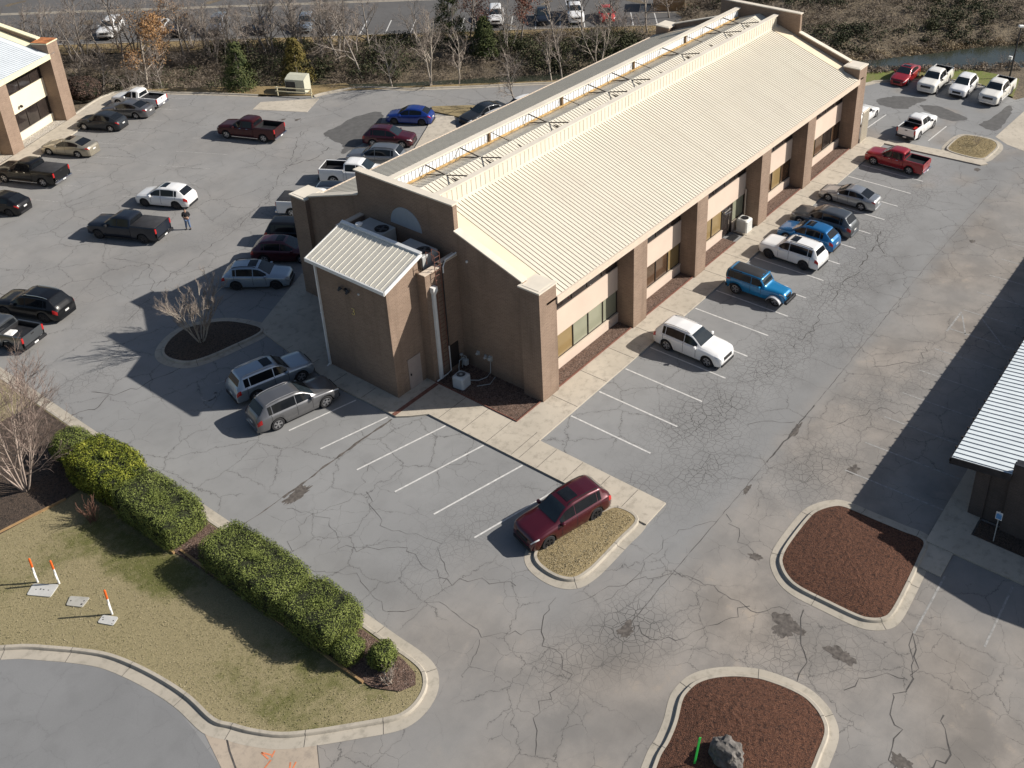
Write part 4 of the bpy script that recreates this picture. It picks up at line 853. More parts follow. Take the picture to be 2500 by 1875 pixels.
# d is measured back from the front bumper: zt top line, zs shoulder line, w half width
M_hard = mat('hardtop_black', (.026, .027, .03), .7, var=.1)
SPEC = {
 'sedan': dict(L=4.85, wb=2.8, fo=.95, r=.33, zl=.2, zt=[(0,.52),(.04,.64),(.2,.73),(.8,.86),(1.35,.95),(1.5,.98),(2.25,1.40),(2.6,1.455),(3.1,1.44),(3.55,1.36),(4.25,1.07),(4.7,1.03),(4.8,.98),(4.85,.8)],
   zs=[(0,.5),(.04,.6),(.2,.68),(.8,.80),(1.5,.88),(3.5,.97),(4.6,.98),(4.8,.92),(4.85,.78)], w=[(0,.58),(.05,.70),(.25,.83),(.7,.90),(2.4,.92),(4.0,.90),(4.5,.83),(4.8,.72),(4.85,.62)], ws=(1.46,2.3), rw=(3.5,4.25), sw=(1.75,2.62,3.05,3.85), sun=(2.42,2.95)),
 'suv': dict(L=4.6, wb=2.69, fo=.9, r=.36, zl=.24, zt=[(0,.62),(.04,.78),(.18,.90),(.6,.99),(1.1,1.07),(1.25,1.10),(1.98,1.57),(2.4,1.67),(3.2,1.68),(3.85,1.60),(4.33,1.16),(4.48,1.06),(4.57,.9),(4.6,.7)],
   zs=[(0,.6),(.04,.74),(.18,.84),(.7,.93),(1.3,.99),(3.4,1.05),(4.2,1.06),(4.45,1.0),(4.57,.86),(4.6,.68)], w=[(0,.6),(.05,.73),(.25,.86),(.6,.91),(2.3,.93),(3.8,.915),(4.3,.86),(4.52,.77),(4.6,.66)], ws=(1.22,2.05), rw=(3.9,4.35), sw=(1.5,2.4,2.95,3.75), sun=(2.2,2.75), rails=(2.2,3.8)),
 'bigsuv': dict(L=5.05, wb=2.98, fo=.95, r=.39, zl=.26, zt=[(0,.66),(.04,.86),(.2,1.0),(.8,1.09),(1.35,1.15),(1.5,1.18),(2.2,1.66),(2.6,1.76),(3.6,1.78),(4.4,1.70),(4.82,1.22),(4.95,1.12),(5.02,.95),(5.05,.72)],
   zs=[(0,.64),(.04,.82),(.2,.94),(.8,1.02),(1.5,1.06),(4.4,1.11),(4.8,1.08),(5.02,.92),(5.05,.7)], w=[(0,.66),(.05,.8),(.25,.92),(.6,.97),(2.4,.99),(4.2,.98),(4.75,.93),(4.97,.85),(5.05,.74)], ws=(1.47,2.28), rw=(4.42,4.82), sw=(1.75,2.7,3.5,4.3), sun=(2.5,3.15), rails=(2.4,4.3)),
 'boxy': dict(L=4.83, wb=2.79, fo=.92, r=.39, zl=.34, zt=[(0,.72),(.04,.96),(.2,1.09),(.8,1.14),(1.3,1.18),(1.45,1.2),(2.0,1.68),(2.3,1.79),(3.5,1.81),(4.35,1.78),(4.62,1.26),(4.74,1.18),(4.8,.98),(4.83,.74)],
   zs=[(0,.7),(.04,.92),(.2,1.03),(.8,1.07),(1.5,1.1),(4.3,1.14),(4.7,1.13),(4.8,.95),(4.83,.72)], w=[(0,.7),(.05,.82),(.22,.91),(.5,.95),(2.4,.96),(4.3,.95),(4.7,.91),(4.8,.86),(4.83,.8)], ws=(1.42,2.08), rw=(4.38,4.62), sw=(1.65,2.5,3.35,4.25), sun=(2.3,2.85), rails=(2.4,4.2)),
 'hatch': dict(L=4.38, wb=2.63, fo=.87, r=.33, zl=.21, zt=[(0,.58),(.04,.72),(.18,.82),(.6,.91),(1.1,1.0),(1.2,1.02),(1.95,1.47),(2.35,1.55),(2.9,1.54),(3.5,1.44),(4.08,1.10),(4.25,1.0),(4.35,.85),(4.38,.66)],
   zs=[(0,.56),(.04,.68),(.18,.76),(.7,.85),(1.3,.92),(3.3,1.01),(4.0,1.03),(4.25,.95),(4.35,.82),(4.38,.64)], w=[(0,.58),(.05,.7),(.25,.83),(.6,.88),(2.2,.9),(3.6,.885),(4.1,.82),(4.3,.74),(4.38,.62)], ws=(1.17,2.0), rw=(3.5,4.08), sw=(1.45,2.35,2.8,3.5), sun=None),
 'pickup': dict(L=5.85, wb=3.68, fo=.98, r=.40, zl=.36, cab=3.72, zt=[(0,.75),(.04,1.02),(.2,1.17),(.8,1.24),(1.4,1.29),(1.55,1.31),(2.15,1.78),(2.5,1.91),(3.3,1.93),(3.62,1.89),(3.72,1.80)],
   zs=[(0,.73),(.04,.98),(.2,1.10),(.8,1.16),(1.6,1.19),(5.85,1.22)], w=[(0,.74),(.05,.86),(.22,.95),(.5,.985),(2.4,1.0),(5.6,.99),(5.85,.97)], ws=(1.52,2.25), sw=(1.75,2.7,2.74,3.6), rail=1.37),
 'midpickup': dict(L=5.3, wb=3.2, fo=.9, r=.37, zl=.32, cab=3.5, zt=[(0,.68),(.04,.9),(.2,1.03),(.8,1.09),(1.3,1.14),(1.45,1.16),(2.0,1.6),(2.3,1.74),(3.1,1.76),(3.4,1.72),(3.5,1.62)],
   zs=[(0,.66),(.04,.86),(.2,.96),(.8,1.02),(1.5,1.05),(5.3,1.07)], w=[(0,.66),(.05,.78),(.22,.86),(.5,.9),(2.4,.92),(5.1,.91),(5.3,.89)], ws=(1.42,2.1), sw=(1.6,2.5,2.54,3.35), rail=1.22),
 'oldpickup': dict(L=5.1, wb=3.19, fo=.85, r=.36, zl=.32, cab=3.15, zt=[(0,.62),(.04,.8),(.2,.93),(.8,1.02),(1.3,1.07),(1.42,1.09),(1.95,1.55),(2.2,1.68),(2.8,1.70),(3.05,1.66),(3.15,1.56)],
   zs=[(0,.6),(.04,.76),(.2,.86),(.8,.95),(1.5,.99),(5.1,1.0)], w=[(0,.62),(.05,.74),(.22,.83),(.5,.86),(2.4,.88),(4.9,.87),(5.1,.85)], ws=(1.38,2.05), sw=(1.55,2.4,2.5,3.0), rail=1.1),
 'jeep': dict(L=4.4, wb=2.95, fo=.72, r=.41, zl=.42, zt=[(0,.8),(.05,1.02),(.2,1.12),(.9,1.17),(1.38,1.2),(1.5,1.22),(1.78,1.72),(1.9,1.8),(2.6,1.83),(4.2,1.82),(4.33,1.78),(4.4,1.6)],
   zs=[(0,.78),(.05,.98),(.2,1.06),(1.5,1.13),(4.3,1.16),(4.4,1.1)], w=[(0,.5),(.05,.56),(.9,.64),(1.4,.74),(1.6,.79),(4.3,.79),(4.4,.77)], ws=(1.5,1.8), sw=(1.72,2.55,3.3,4.15), rw=None, hard=True),
}
def section(S, d, arch=True):
    zt, zs, w = smoothed(S['zt'], d), smoothed(S['zs'], d), smoothed(S['w'], d)
    zt = max(zt, zs+.012); zl = S['zl']; r = S['r']
    zlow = zl
    if arch:
        for wx in (S['fo'], S['fo']+S['wb']):
            ra = r+.07; q = ra*ra-(d-wx)**2
            if q > 0: zlow = max(zlow, r+math.sqrt(q))
    h = zt-zs; t = max(0, min(1, (h-.08)/.42)); hard = S.get('hard')
    th = .05 if hard else .15
    zlow = min(zlow, zs-.08)
    z1 = max(zl+.13, zlow+.012); z2 = max(zl+.5*(zs-zl), zlow+.03); z3 = max(zs-.07, z2+.01)
    return [(w*(.93 if zlow == zl else .985), zlow), (w*.985, z1), (w, z2), (w*.988, z3), (w*.95, zs), (w*(.90-.02*(1-t)), zs+min(.03, h*.4)),
            (w*(.87-th*t-.05*(1-t)), zs+h*(.84*t+.7*(1-t))), (w*(.79-th*t), zs+h*.965), (w*.42, zt-.008), (0, zt)]
def surf(S, d, v):
    P = section(S, d, False); i = min(int(v), 8); f = v-i
    return Vector((-d, P[i][0]+(P[i+1][0]-P[i][0])*f, P[i][1]+(P[i+1][1]-P[i][1])*f))
def patch(m, S, d0, d1, v0, v1, side, nd=8, nv=3, off=.012, skew=0.):
    base = len(m.v)
    for i in range(nd+1):
        for j in range(nv+1):
            v = v0+(v1-v0)*j/nv; d = d0+(d1-d0)*i/nd+skew*(j/nv)
            p = surf(S, d, v); a = surf(S, d+.02, v)-p; b = surf(S, d, min(9, v+.05))-surf(S, d, v-.05)
            n = a.cross(b)
            n = n.normalized() if n.length > 1e-9 else Vector((0, 0, 1))
            if n.z < 0 and n.y < 0: n = -n
            if n.y < -.01 or (abs(n.y) <= .01 and n.z < 0): n = -n
            p = p+n*off; m.v.append((p.x, p.y*side, p.z))
    for i in range(nd):
        for j in range(nv):
            a = base+i*(nv+1)+j; q = (a, a+1, a+nv+2, a+nv+1); m.f.append(q if side > 0 else q[::-1])
def top_patch(m, S, d0, d1, inset, nd=6, off=.012, vlo=6.9):
    base = len(m.v); us = [-1, -.6, -.2, .2, .6, 1]
    for i in range(nd+1):
        d = d0+(d1-d0)*i/nd
        for u in us:
            v = 9-(9-vlo)*abs(u)*inset; p = surf(S, d, v); q = surf(S, d+.03, v)
            sl = Vector((q.x-p.x, 0, q.z-p.z)); n = Vector((sl.z, 0, -sl.x)).normalized()
            if n.z < 0: n = -n
            p = p+n*off; m.v.append((p.x, p.y*(1 if u >= 0 else -1), p.z))
    k = len(us)
    for i in range(nd):
        for j in range(k-1): a = base+i*k+j; m.f.append((a, a+k, a+k+1, a+1))
WHEELS = {}
def wheel_meshes(r, wd):
    if (r, wd) not in WHEELS:
        m = MB(); M = Matrix.Rotation(R(90), 4, 'X')
        m.lathe([(r*.62, -wd/2), (r*.93, -wd/2), (r, -wd/2+.035), (r, wd/2-.035), (r*.93, wd/2), (r*.66, wd/2), (r*.64, wd/2-.03), (r*.64, -wd/2+.01)], 24, M, False)
        a = m.build('wheel', M_rubber, smooth=40); me = a.data; bpy.data.objects.remove(a)
        m = MB(); y = wd/2
        m.lathe([(r*.66, y-.005), (r*.60, y+.002), (r*.58, y-.04), (r*.0+.01, y-.07)], 24, M, False)
        b = MB()
        for k in range(5):
            for s in (-.16, .16):
                an = k*2*math.pi/5+s; b.box(r*.1, r*.62, -.022, .022, y-.03, y-.005, M @ Matrix.Rotation(an, 4, 'Z'))
        b.lathe([(r*.17, y-.03), (r*.15, y), (.005, y+.003)], 12, M, True)
        o1 = m.build('rim_disc', M_darkmetal, smooth=40); o2 = b.build('rim', None); 
        b2 = MB(); b2.v = [tuple(v.co) for v in o1.data.vertices]; b2.f = [tuple(p.vertices) for p in o1.data.polygons]
        nb = len(b2.f); b2.add([tuple(v.co) for v in o2.data.vertices], [tuple(p.vertices) for p in o2.data.polygons])
        rm = b2.build('rim', M_darkmetal); rm.data.materials.append(M_alloy)
        for i, p in enumerate(rm.data.polygons): p.material_index = 1 if i >= nb or i < 24 else 0
        md = rm.data; mk = md.copy(); mk.materials[1] = M_blackalloy
        for o in (o1, o2, rm): bpy.data.objects.remove(o)
        WHEELS[(r, wd)] = (me, md, mk)
    return WHEELS[(r, wd)]
def link(name, me, parent, loc, rotz=0):
    o = bpy.data.objects.new(name, me); COL.objects.link(o); o.parent = parent; o.location = loc; o.rotation_euler.z = rotz; return o
GRP = 'vehicles parked in the lots'
def car(kind, x, y, head, pm, label, cat=None, z=0., glass=None, darkrim=False, cover=None, bed=None, sunroof=None, rails=None, roofmat=None, group=GRP, trim=None, small=False):
    S = SPEC[kind]; L = S['L']; cab = S.get('cab'); mid = S['fo']+S['wb']/2
    cat = cat or ('pickup' if cab else 'car')
    t = thing('parked_pickup' if cab else 'parked_car', label, cat, (x, y, z), R(head), group)
    g = glass or M_glass; OFF = Vector((mid, 0, 0))
    def put(m, name, mt, parent=None, smooth=40):
        m.v = [(p[0]+mid, p[1], p[2]) for p in m.v]; return m.build(name, mt, parent or t, smooth=smooth)
    end = cab or L
    ds = sorted(set([0, .02, .05, .1, .16]+[round(i*.085, 3) for i in range(2, int(end/.085)+1)]+[end-.12, end-.06, end-.025, end]))
    ds = [d for d in ds if d <= end]
    m = MB(); n = 19
    for d in ds:
        P = section(S, d); row = [(-d, p[0], p[1]) for p in P]+[(-d, -p[0], p[1]) for p in P[-2::-1]]; m.v += row
    for i in range(len(ds)-1):
        for j in range(n-1): a = i*n+j; m.f.append((a, a+n, a+n+1, a+1))
    m.f.append(tuple(range(n))); m.f.append(tuple(range((len(ds)-1)*n+n-1, (len(ds)-1)*n-1, -1)))
    put(m, 'body', pm, smooth=50)
    m = MB(); w = interp(S['w'], L/2); m.box(-L+.2, -.15, -w+.27, w-.27, S['zl']-.06, min(.95, interp(S['zs'], 1)-.1)); m.box(-S['fo']-S['wb']+S['r']+.1, -S['fo']-S['r']-.1, -w+.1, w-.1, S['zl']-.05, S['zl']+.25); put(m, 'underbody', M_black)
    # wheels
    wd = .24 if S['r'] > .36 else .21; me, rimA, rimB = wheel_meshes(S['r'], wd)
    for wx in (S['fo'], S['fo']+S['wb']):
        for s in (1, -1):
            wo = link('wheel', me, t, (mid-wx, s*(interp(S['w'], wx)-wd/2-.02), S['r']), 0 if s < 0 else math.pi); wo.scale.x = 1
            ro = link('rim', rimB if darkrim else rimA, wo, (0, 0, 0))
            wo.rotation_euler = (0, 0, math.pi) if s > 0 else (0, 0, 0)
    # flip so that the rim faces outward
    # glass
    a, b = S['ws']; m = MB(); top_patch(m, S, a+.04, b-.02, .93); put(m, 'windscreen', M_glassl if glass is None else glass)
    if S.get('rw'): m = MB(); top_patch(m, S, S['rw'][0]+.03, S['rw'][1]-.02, .9); put(m, 'rear_window', g)
    f0, f1, r0, r1 = S['sw']
    for s in (1, -1):
        cuts = [(f0, f1-.05, 0), (f1, r0+.55 if not cab and kind != 'sedan' and kind != 'hatch' else r1, 0)]
        if not cab and kind not in ('sedan', 'hatch'): cuts.append((r0+.6, r1, 0))
        if kind == 'oldpickup': cuts = [(f0, f1-.03, 0), (f1+.1, r1-.1, 0)]
        for (d0, d1, _) in cuts:
            m = MB(); patch(m, S, d0, d1, 5.04, 5.98, s, nd=9, off=.012); put(m, 'side_window', g)
    for s in (1, -1):
        m = MB()
        for d in ((f0+.02, f1, r1-.1) if not cab or kind == 'pickup' or kind == 'midpickup' else (f0+.02, r1-.1)): patch(m, S, d-.011, d+.011, 1.2, 4.98, s, nd=1, nv=8, off=.004)
        put(m, 'door_seams', M_black)
        m = MB()
        for d in ((f1-.22, r0+.42) if kind != 'oldpickup' else (f1-.22,)): patch(m, S, d-.09, d+.09, 3.25, 3.6, s, nd=1, nv=1, off=.03)
        put(m, 'door_handles', M_chrome if trim == 'chrome' else pm)
    if (sunroof if sunroof is not None else False) and S.get('sun'): m = MB(); top_patch(m, S, S['sun'][0], S['sun'][1], .72, off=.014, vlo=7.5); put(m, 'sunroof', M_glass)
    if roofmat or S.get('hard'):
        m = MB(); top_patch(m, S, b-.02 if not S.get('hard') else 1.86, (S.get('rw') or (4.36,))[0] if not S.get('hard') else 4.36, .99, off=.02, nd=8, vlo=5.96 if S.get('hard') else 6.2); put(m, 'roof_panel', roofmat or M_hard)
    if rails and S.get('rails'):
        for s in (1, -1):
            m = MB(); pts = []
            for i in range(9):
                d = S['rails'][0]+(S['rails'][1]-S['rails'][0])*i/8; p = surf(S, d, 7.15); pts.append((p.x, p.y*s, p.z+(.055 if 0 < i < 8 else .0)))
            m.tube(pts, .022, 5); put(m, 'roof_rail', rails)
    # lamps, grille, bumpers, plate, mirrors
    zh = interp(S['zs'], .25)
    for s in (1, -1):
        m = MB(); patch(m, S, .03, .42 if not cab else .3, 3.05, 3.95, s, nd=6, nv=2, off=.012); put(m, 'headlight', M_lamp)
        if not cab: m = MB(); patch(m, S, L-.3, L-.035, 2.4 if kind in ('suv', 'bigsuv', 'boxy') else 2.9, 3.95, s, nd=5, nv=2, off=.012); put(m, 'taillight', M_red)
        d = S['ws'][0]+.32; p = surf(S, d, 4.); m = MB()
        m.cbox(p.x-.08, p.x+.08, p.y*s+(.0 if s > 0 else -.2), p.y*s+(.2 if s > 0 else 0), p.z+.0, p.z+.16, .03); put(m, 'mirror', (M_black if trim == 'black' else pm))
    fz = interp(S['zt'], .05)
    m = MB(); wf = interp(S['w'], .03)*.62; m.cbox(-.06, .015, -wf, wf, fz-.27, fz-.06, .02); put(m, 'grille', M_black if not cab else M_darkmetal)
    m = MB(); wf = interp(S['w'], .05)*.9; m.cbox(-.12, .03, -wf, wf, S['zl']-.02, S['zl']+.16, .03); put(m, 'front_bumper', M_black if kind in ('suv', 'bigsuv', 'boxy', 'hatch') else (M_chrome if trim == 'chrome' else pm))
    if not cab:
        m = MB(); wf = interp(S['w'], L-.03)*.93; m.cbox(-L-.03, -L+.12, -wf, wf, S['zl']-.02, S['zl']+.17, .03); put(m, 'rear_bumper', M_black if kind in ('suv', 'boxy', 'hatch') else pm)
        m = MB(); m.box(-L-.012, -L+.01, -.16, .16, .62, .74) ; put(m, 'licence_plate', M_plate)
        if S.get('hard'): pass
    if cab:
        zr = S['rail']; zf = S['zl']+.38; d0 = cab+.03; wv = interp(S['w'], cab+.5); dd = sorted(set([d0+.0]+[round(d0+i*.085, 3) for i in range(1, int((L-d0-.06)/.085))]+[L-.05]))
        m = MB(); r = S['r']; zl = S['zl']
        def outer(d):
            zlow = zl; ra = r+.07; q = ra*ra-(d-S['fo']-S['wb'])**2
            if q > 0: zlow = max(zlow, r+math.sqrt(q))
            zlow = min(zlow, zr-.2); return [(wv*.975, zlow), (wv*.99, max(zl+.13, zlow+.012)), (wv, max((zl+zr)*.5, zlow+.03)), (wv*.985, zr-.06), (wv*.95, zr), (wv*.86, zr), (wv*.85, zf)]
        for s in (1, -1):
            base = len(m.v)
            for d in dd: m.v += [(-d, p[0]*s, p[1]) for p in outer(d)]
            for i in range(len(dd)-1):
                for j in range(6): q_ = (base+i*7+j, base+(i+1)*7+j, base+(i+1)*7+j+1, base+i*7+j+1); m.f.append(q_ if s > 0 else q_[::-1])
        m.box(-d0-.06, -d0, -wv*.95, wv*.95, zl+.1, zr-.01)
        put(m, 'cargo_bed', pm, smooth=40)
        m = MB(); m.box(-L+.08, -d0-.05, -wv*.852, wv*.852, zf-.04, zf); m.box(-d0-.09, -d0-.065, -wv*.84, wv*.84, zf, zr-.04)
        for s in (1, -1): m.box(-L+.1, -d0-.07, s*wv*.83-.012, s*wv*.83+.012, zf, zr-.03)
        m.box(-L+.06, -L+.09, -wv*.84, wv*.84, zf, zr-.06)
        for s in (1, -1): m.cbox(-S['fo']-S['wb']-r*.9, -S['fo']-S['wb']+r*.9, s*wv*.7-.14, s*wv*.7+.14, zf-.01, zf+.2, .04)
        put(m, 'bed_liner', M_black if cover is None or cover == 'liner' else M_black)
        m = MB(); m.cbox(-L, -L+.05, -wv*.86, wv*.86, zl+.22, zr, .015); tg = put(m, 'tailgate', pm); m = MB(); m.box(-L-.008, -L+.002, -.12, .12, zr-.2, zr-.12); put(m, 'handle', M_black, tg)
        m = MB(); m.cbox(-L-.14, -L+.02, -wv*.97, wv*.97, zl+.02, zl+.2, .03); put(m, 'rear_bumper', M_chrome if trim != 'black' else M_black)
        m = MB(); m.box(-L-.15, -L-.13, -.16, .16, zl+.07, zl+.18); put(m, 'licence_plate', M_plate)
        for s in (1, -1): m = MB(); m.cbox(-L-.012, -L+.1, s*wv*.91-.07, s*wv*.91+.075, zr-.42, zr-.06, .015); put(m, 'taillight', M_red)
        # rear window of the cab
        P = section(S, cab, False); m = MB(); zs_ = interp(S['zs'], cab)
        m.quad((-cab-.012, -P[5][0]*.82, zs_+.1), (-cab-.012, P[5][0]*.82, zs_+.1), (-cab-.012, P[6][0]*.86, P[6][1]-.02), (-cab-.012, -P[6][0]*.86, P[6][1]-.02)); m.f[-1] = m.f[-1][::-1]; put(m, 'rear_window', g)
        if cover == 'tonneau': m = MB(); m.cbox(-L+.06, -d0-.02, -wv*.9, wv*.9, zr-.005, zr+.04, .02); put(m, 'bed_cover', mat('bed_cover_vinyl', (.035, .035, .038), .7, var=.2))
        m = MB()
        for s in (1, -1): m.box(-S['fo']-S['wb']+r+.1, -S['fo']-r-.15, s*w*.96-.06, s*w*.96+.06, zl-.03, zl+.02)
        put(m, 'running_board', M_chrome if trim == 'chrome' else M_black)
    if kind == 'jeep':
        for s in (1, -1): m = MB(); patch(m, S, 3.28, 4.35, 5.0, 6.8, s, nd=8, nv=6, off=.006); put(m, 'hardtop_side', M_hard)
        for wx in (S['fo'], S['fo']+S['wb']):
            for s in (1, -1):
                m = MB(); P = []
                for i in range(11):
                    a_ = math.pi*(.06+.88*i/10); P.append((-wx+math.cos(a_)*.54, .40+math.sin(a_)*.50))
                yo, yi = s*.94, s*.62
                vs = [(p[0], yi, p[1]) for p in P]+[(p[0], yo, p[1]-.02) for p in P]+[(p[0], yo, p[1]-.09) for p in P]
                m.add(vs, [((i, i+1, 12+i, 11+i) if s < 0 else (11+i, 12+i, i+1, i)) for i in range(10)]+[((11+i, 12+i, 23+i, 22+i) if s < 0 else (22+i, 23+i, 12+i, 11+i)) for i in range(10)]); put(m, 'fender_flare', mat('silver_flare', (.42, .43, .45), .5, var=.05) if wx < 1 else M_black)
        m = MB(); m.cbox(.02, .22, -.72, .72, .5, .72, .03); m.tube([(.16, -.28, .72), (.16, -.28, .92), (.16, .28, .92), (.16, .28, .72)], .03); put(m, 'winch_bumper', M_black)
        sp_ = link('spare_wheel', me, t, (mid-L-.12, 0, 1.02), R(90)); link('rim', rimB, sp_, (0, 0, 0))
        m = MB(); M = Matrix.Translation((-1.8, 0, 0)); a1, a2 = surf(S, 1.5, 6), surf(S, 1.86, 6)
        for s in (1, -1): m.tube([(a1.x-.02, a1.y*s*1.0, a1.z+.03), (a2.x, a2.y*s, a2.z+.02)], .045, 6)
        m.tube([(a2.x+.03, -a2.y, a2.z+.1), (a2.x+.03, a2.y, a2.z+.1)], .045, 6); put(m, 'windscreen_frame', pm)
        m = MB(); m.box(-L-.03, -L+.12, -.8, .8, .5, .68); put(m, 'rear_bumper', M_black)
        for s in (1, -1): m = MB(); m.cbox(-L-.02, -L+.1, s*.7-.06, s*.7+.06, .85, 1.05, .01); put(m, 'taillight', M_red)
        m = MB(); m.box(-L-.006, -L+.05, -.6, .6, 1.25, 1.68); put(m, 'rear_window', M_glass)
    return t
P_white = paint('white', (.78, .78, .77), 0.); P_whitew = paint('ivory_white', (.76, .74, .68), 0.); P_black = paint('black', (.006, .0065, .008), .0); P_dkgrey = paint('charcoal', (.03, .034, .04), .3)
P_navy = paint('slate_navy', (.016, .021, .032), .2); P_gold = paint('champagne', (.40, .36, .28), .6); P_grey = paint('grey', (.17, .17, .175), .6); P_maroon = paint('dark_maroon', (.055, .012, .014), .4)
P_crim = paint('crimson', (.07, .006, .014), .35); P_blue = paint('royal_blue', (.01, .04, .24), .4); P_lblue = paint('azure', (.01, .14, .36), .4); P_silver = paint('silver', (.42, .43, .44), .7); P_silverb = paint('silver_blue', (.36, .42, .48), .6)
P_red = paint('red', (.30, .01, .015), .2); P_bred = paint('bright_red', (.55, .03, .02), 0.); P_steel = paint('steel_grey', (.25, .26, .27), .7); P_mudgrey = paint('graphite', (.10, .11, .12), .6); P_teal = paint('jeep_blue', (.008, .19, .42), .2)
def from_rear(rx, ry, head, kind, side):
    S = SPEC[kind]; d = Vector((math.cos(R(head)), math.sin(R(head)))); l = Vector((-d.y, d.x))
    c = Vector((rx, ry))+d*S['wb']/2-l*(.82 if side == 'L' else -.82); return c.x, c.y
# left lot, nose to the left office
x, y = from_rear(12.2, 59.0, 115, 'oldpickup', 'L'); x, y = 13.1, 61.0
car('oldpickup', x, y, 113, P_white, 'old white extended cab pickup with empty bed, last in the row by the left office', trim='chrome')
car('sedan', *from_rear(10.91, 58.0, 115, 'sedan', 'L'), 115, P_grey, 'grey sedan squeezed between a white pickup and a charcoal hatchback', cat='sedan')
car('hatch', 7.96, 58.64, 116, P_dkgrey, 'charcoal hatchback parked with its nose at the left office walkway', cat='hatchback')
car('sedan', 3.18, 55.83, 114, P_gold, 'champagne gold sedan with dark sunroof by the left office', cat='sedan', sunroof=True)
car('pickup', -1.61, 53.24, 113, P_black, 'black crew cab pickup with bed cover, beside the champagne sedan', cover='tonneau', trim='chrome')
car('hatch', *from_rear(-6.01, 48.34, 113, 'hatch', 'L'), 113, P_black, 'black hatchback cut off by the left edge, below the black pickup', cat='hatchback', darkrim=True)
car('pickup', 14.55, 45.82, 112, P_maroon, 'dark maroon crew cab pickup with open bed standing alone in the left lot', trim='chrome')
car('suv', 2.37, 40.41, 115, P_white, 'white crossover with sunroof and dark wheels near the walking person', cat='suv', darkrim=True, sunroof=True)
car('pickup', -2.38, 38.09, 114, P_navy, 'slate navy crew cab pickup with bed cover, behind it a person standing', cover='tonneau', darkrim=True, trim='black')
car('bigsuv', -11.98, 33.59, 111, P_black, 'black large suv with chrome trim at the left edge', cat='suv', darkrim=True, rails=M_chrome)
car('midpickup', *from_rear(-15.21, 30.57, 110, 'midpickup', 'L'), 110, P_mudgrey, 'graphite pickup carrying a white object in its bed, cut by the left edge', darkrim=True, trim='black')
# nose to the main office
car('hatch', 25.41, 36.45, 119, P_blue, 'royal blue coupe like crossover at the end of the concrete walk', cat='crossover', darkrim=True)
car('suv', 20.81, 34.32, -62, P_crim, 'maroon crossover parked next to the royal blue one', cat='suv', roofmat=None, rails=M_black)
car('bigsuv', 17.2, 32.3, 118, P_steel, 'grey suv half hidden by the roof edge, beside a white pickup', cat='suv', rails=M_black)
car('pickup', 14.0, 30.95, -61, P_white, 'white crew cab pickup with black bed, mostly hidden behind the roof', trim='black')
car('bigsuv', 10.45, 28.8, -60, P_silverb, 'pale blue grey suv with navy roof, half hidden behind the roof corner', cat='suv', roofmat=P_navy)
car('pickup', 8.3, 29.2, -60, P_white, 'white pickup tail peeking out behind the brick corner pillar', cover='tonneau', trim='chrome')
car('boxy', 4.6, 26.8, -58, P_black, 'black suv behind the corner pillar, beside the red crossover', cat='suv')
car('suv', 2.3, 25.7, -55, P_crim, 'dark red crossover with black roof stripe, partly behind the brick pillar', cat='suv', sunroof=True)
car('suv', -1.06, 24.43, -52, P_silverb, 'pale silver blue crossover with roof bars in the building shade', cat='suv', darkrim=True, sunroof=True, rails=M_black)
car('sedan', 29.85, 31.4, 171, P_dkgrey, 'dark grey sedan just beyond the roof edge, on the creek side', cat='sedan')
car('suv', 32.7, 29.2, 170, P_white, 'white car with only its roof showing above the metal roof edge', cat='suv')
# front and right side of the main office
car('boxy', -7.9, 14.36, -14, P_silverb, 'pale silver blue boxy suv with roof bars beside the tower, in shade', cat='suv', sunroof=True, rails=M_alloy)
car('bigsuv', -8.75, 11.3, -13, P_grey, 'silver grey suv with dark rear glass, half in sun', cat='suv', rails=M_alloy)
car('bigsuv', -6.9, -6.75, 165, P_crim, 'glossy crimson suv with black wheels parked by the dry grass island', cat='suv', darkrim=True, sunroof=True, rails=M_black)
car('bigsuv', 9.5, -4.49, -91, P_white, 'white three row suv facing away from the long facade, nearest in its row', cat='suv', rails=M_alloy)
car('jeep', 17.6, -4.74, -90, P_teal, 'bright blue boxy off road car with black hardtop and front winch bumper', cat='off-roader', darkrim=False)
car('boxy', 23.3, -4.3, 89, P_white, 'white boxy suv with sunroof, roof rails and dark wheels', cat='suv', darkrim=True, sunroof=True, rails=M_black)
car('suv', 26.25, -4.15, 90, P_lblue, 'azure blue crossover between a white boxy suv and a grey suv', cat='suv', sunroof=True)
car('bigsuv', 29.0, -4.1, 90, P_mudgrey, 'graphite grey suv beside the azure blue crossover', cat='suv')
car('sedan', 34.06, -3.95, 90.5, P_silver, 'silver sedan with tinted windows on the right side row', cat='sedan')
car('midpickup', 42.53, -4.42, 89.5, P_red, 'red crew cab pickup with open bed at the end of the long facade', trim='chrome')
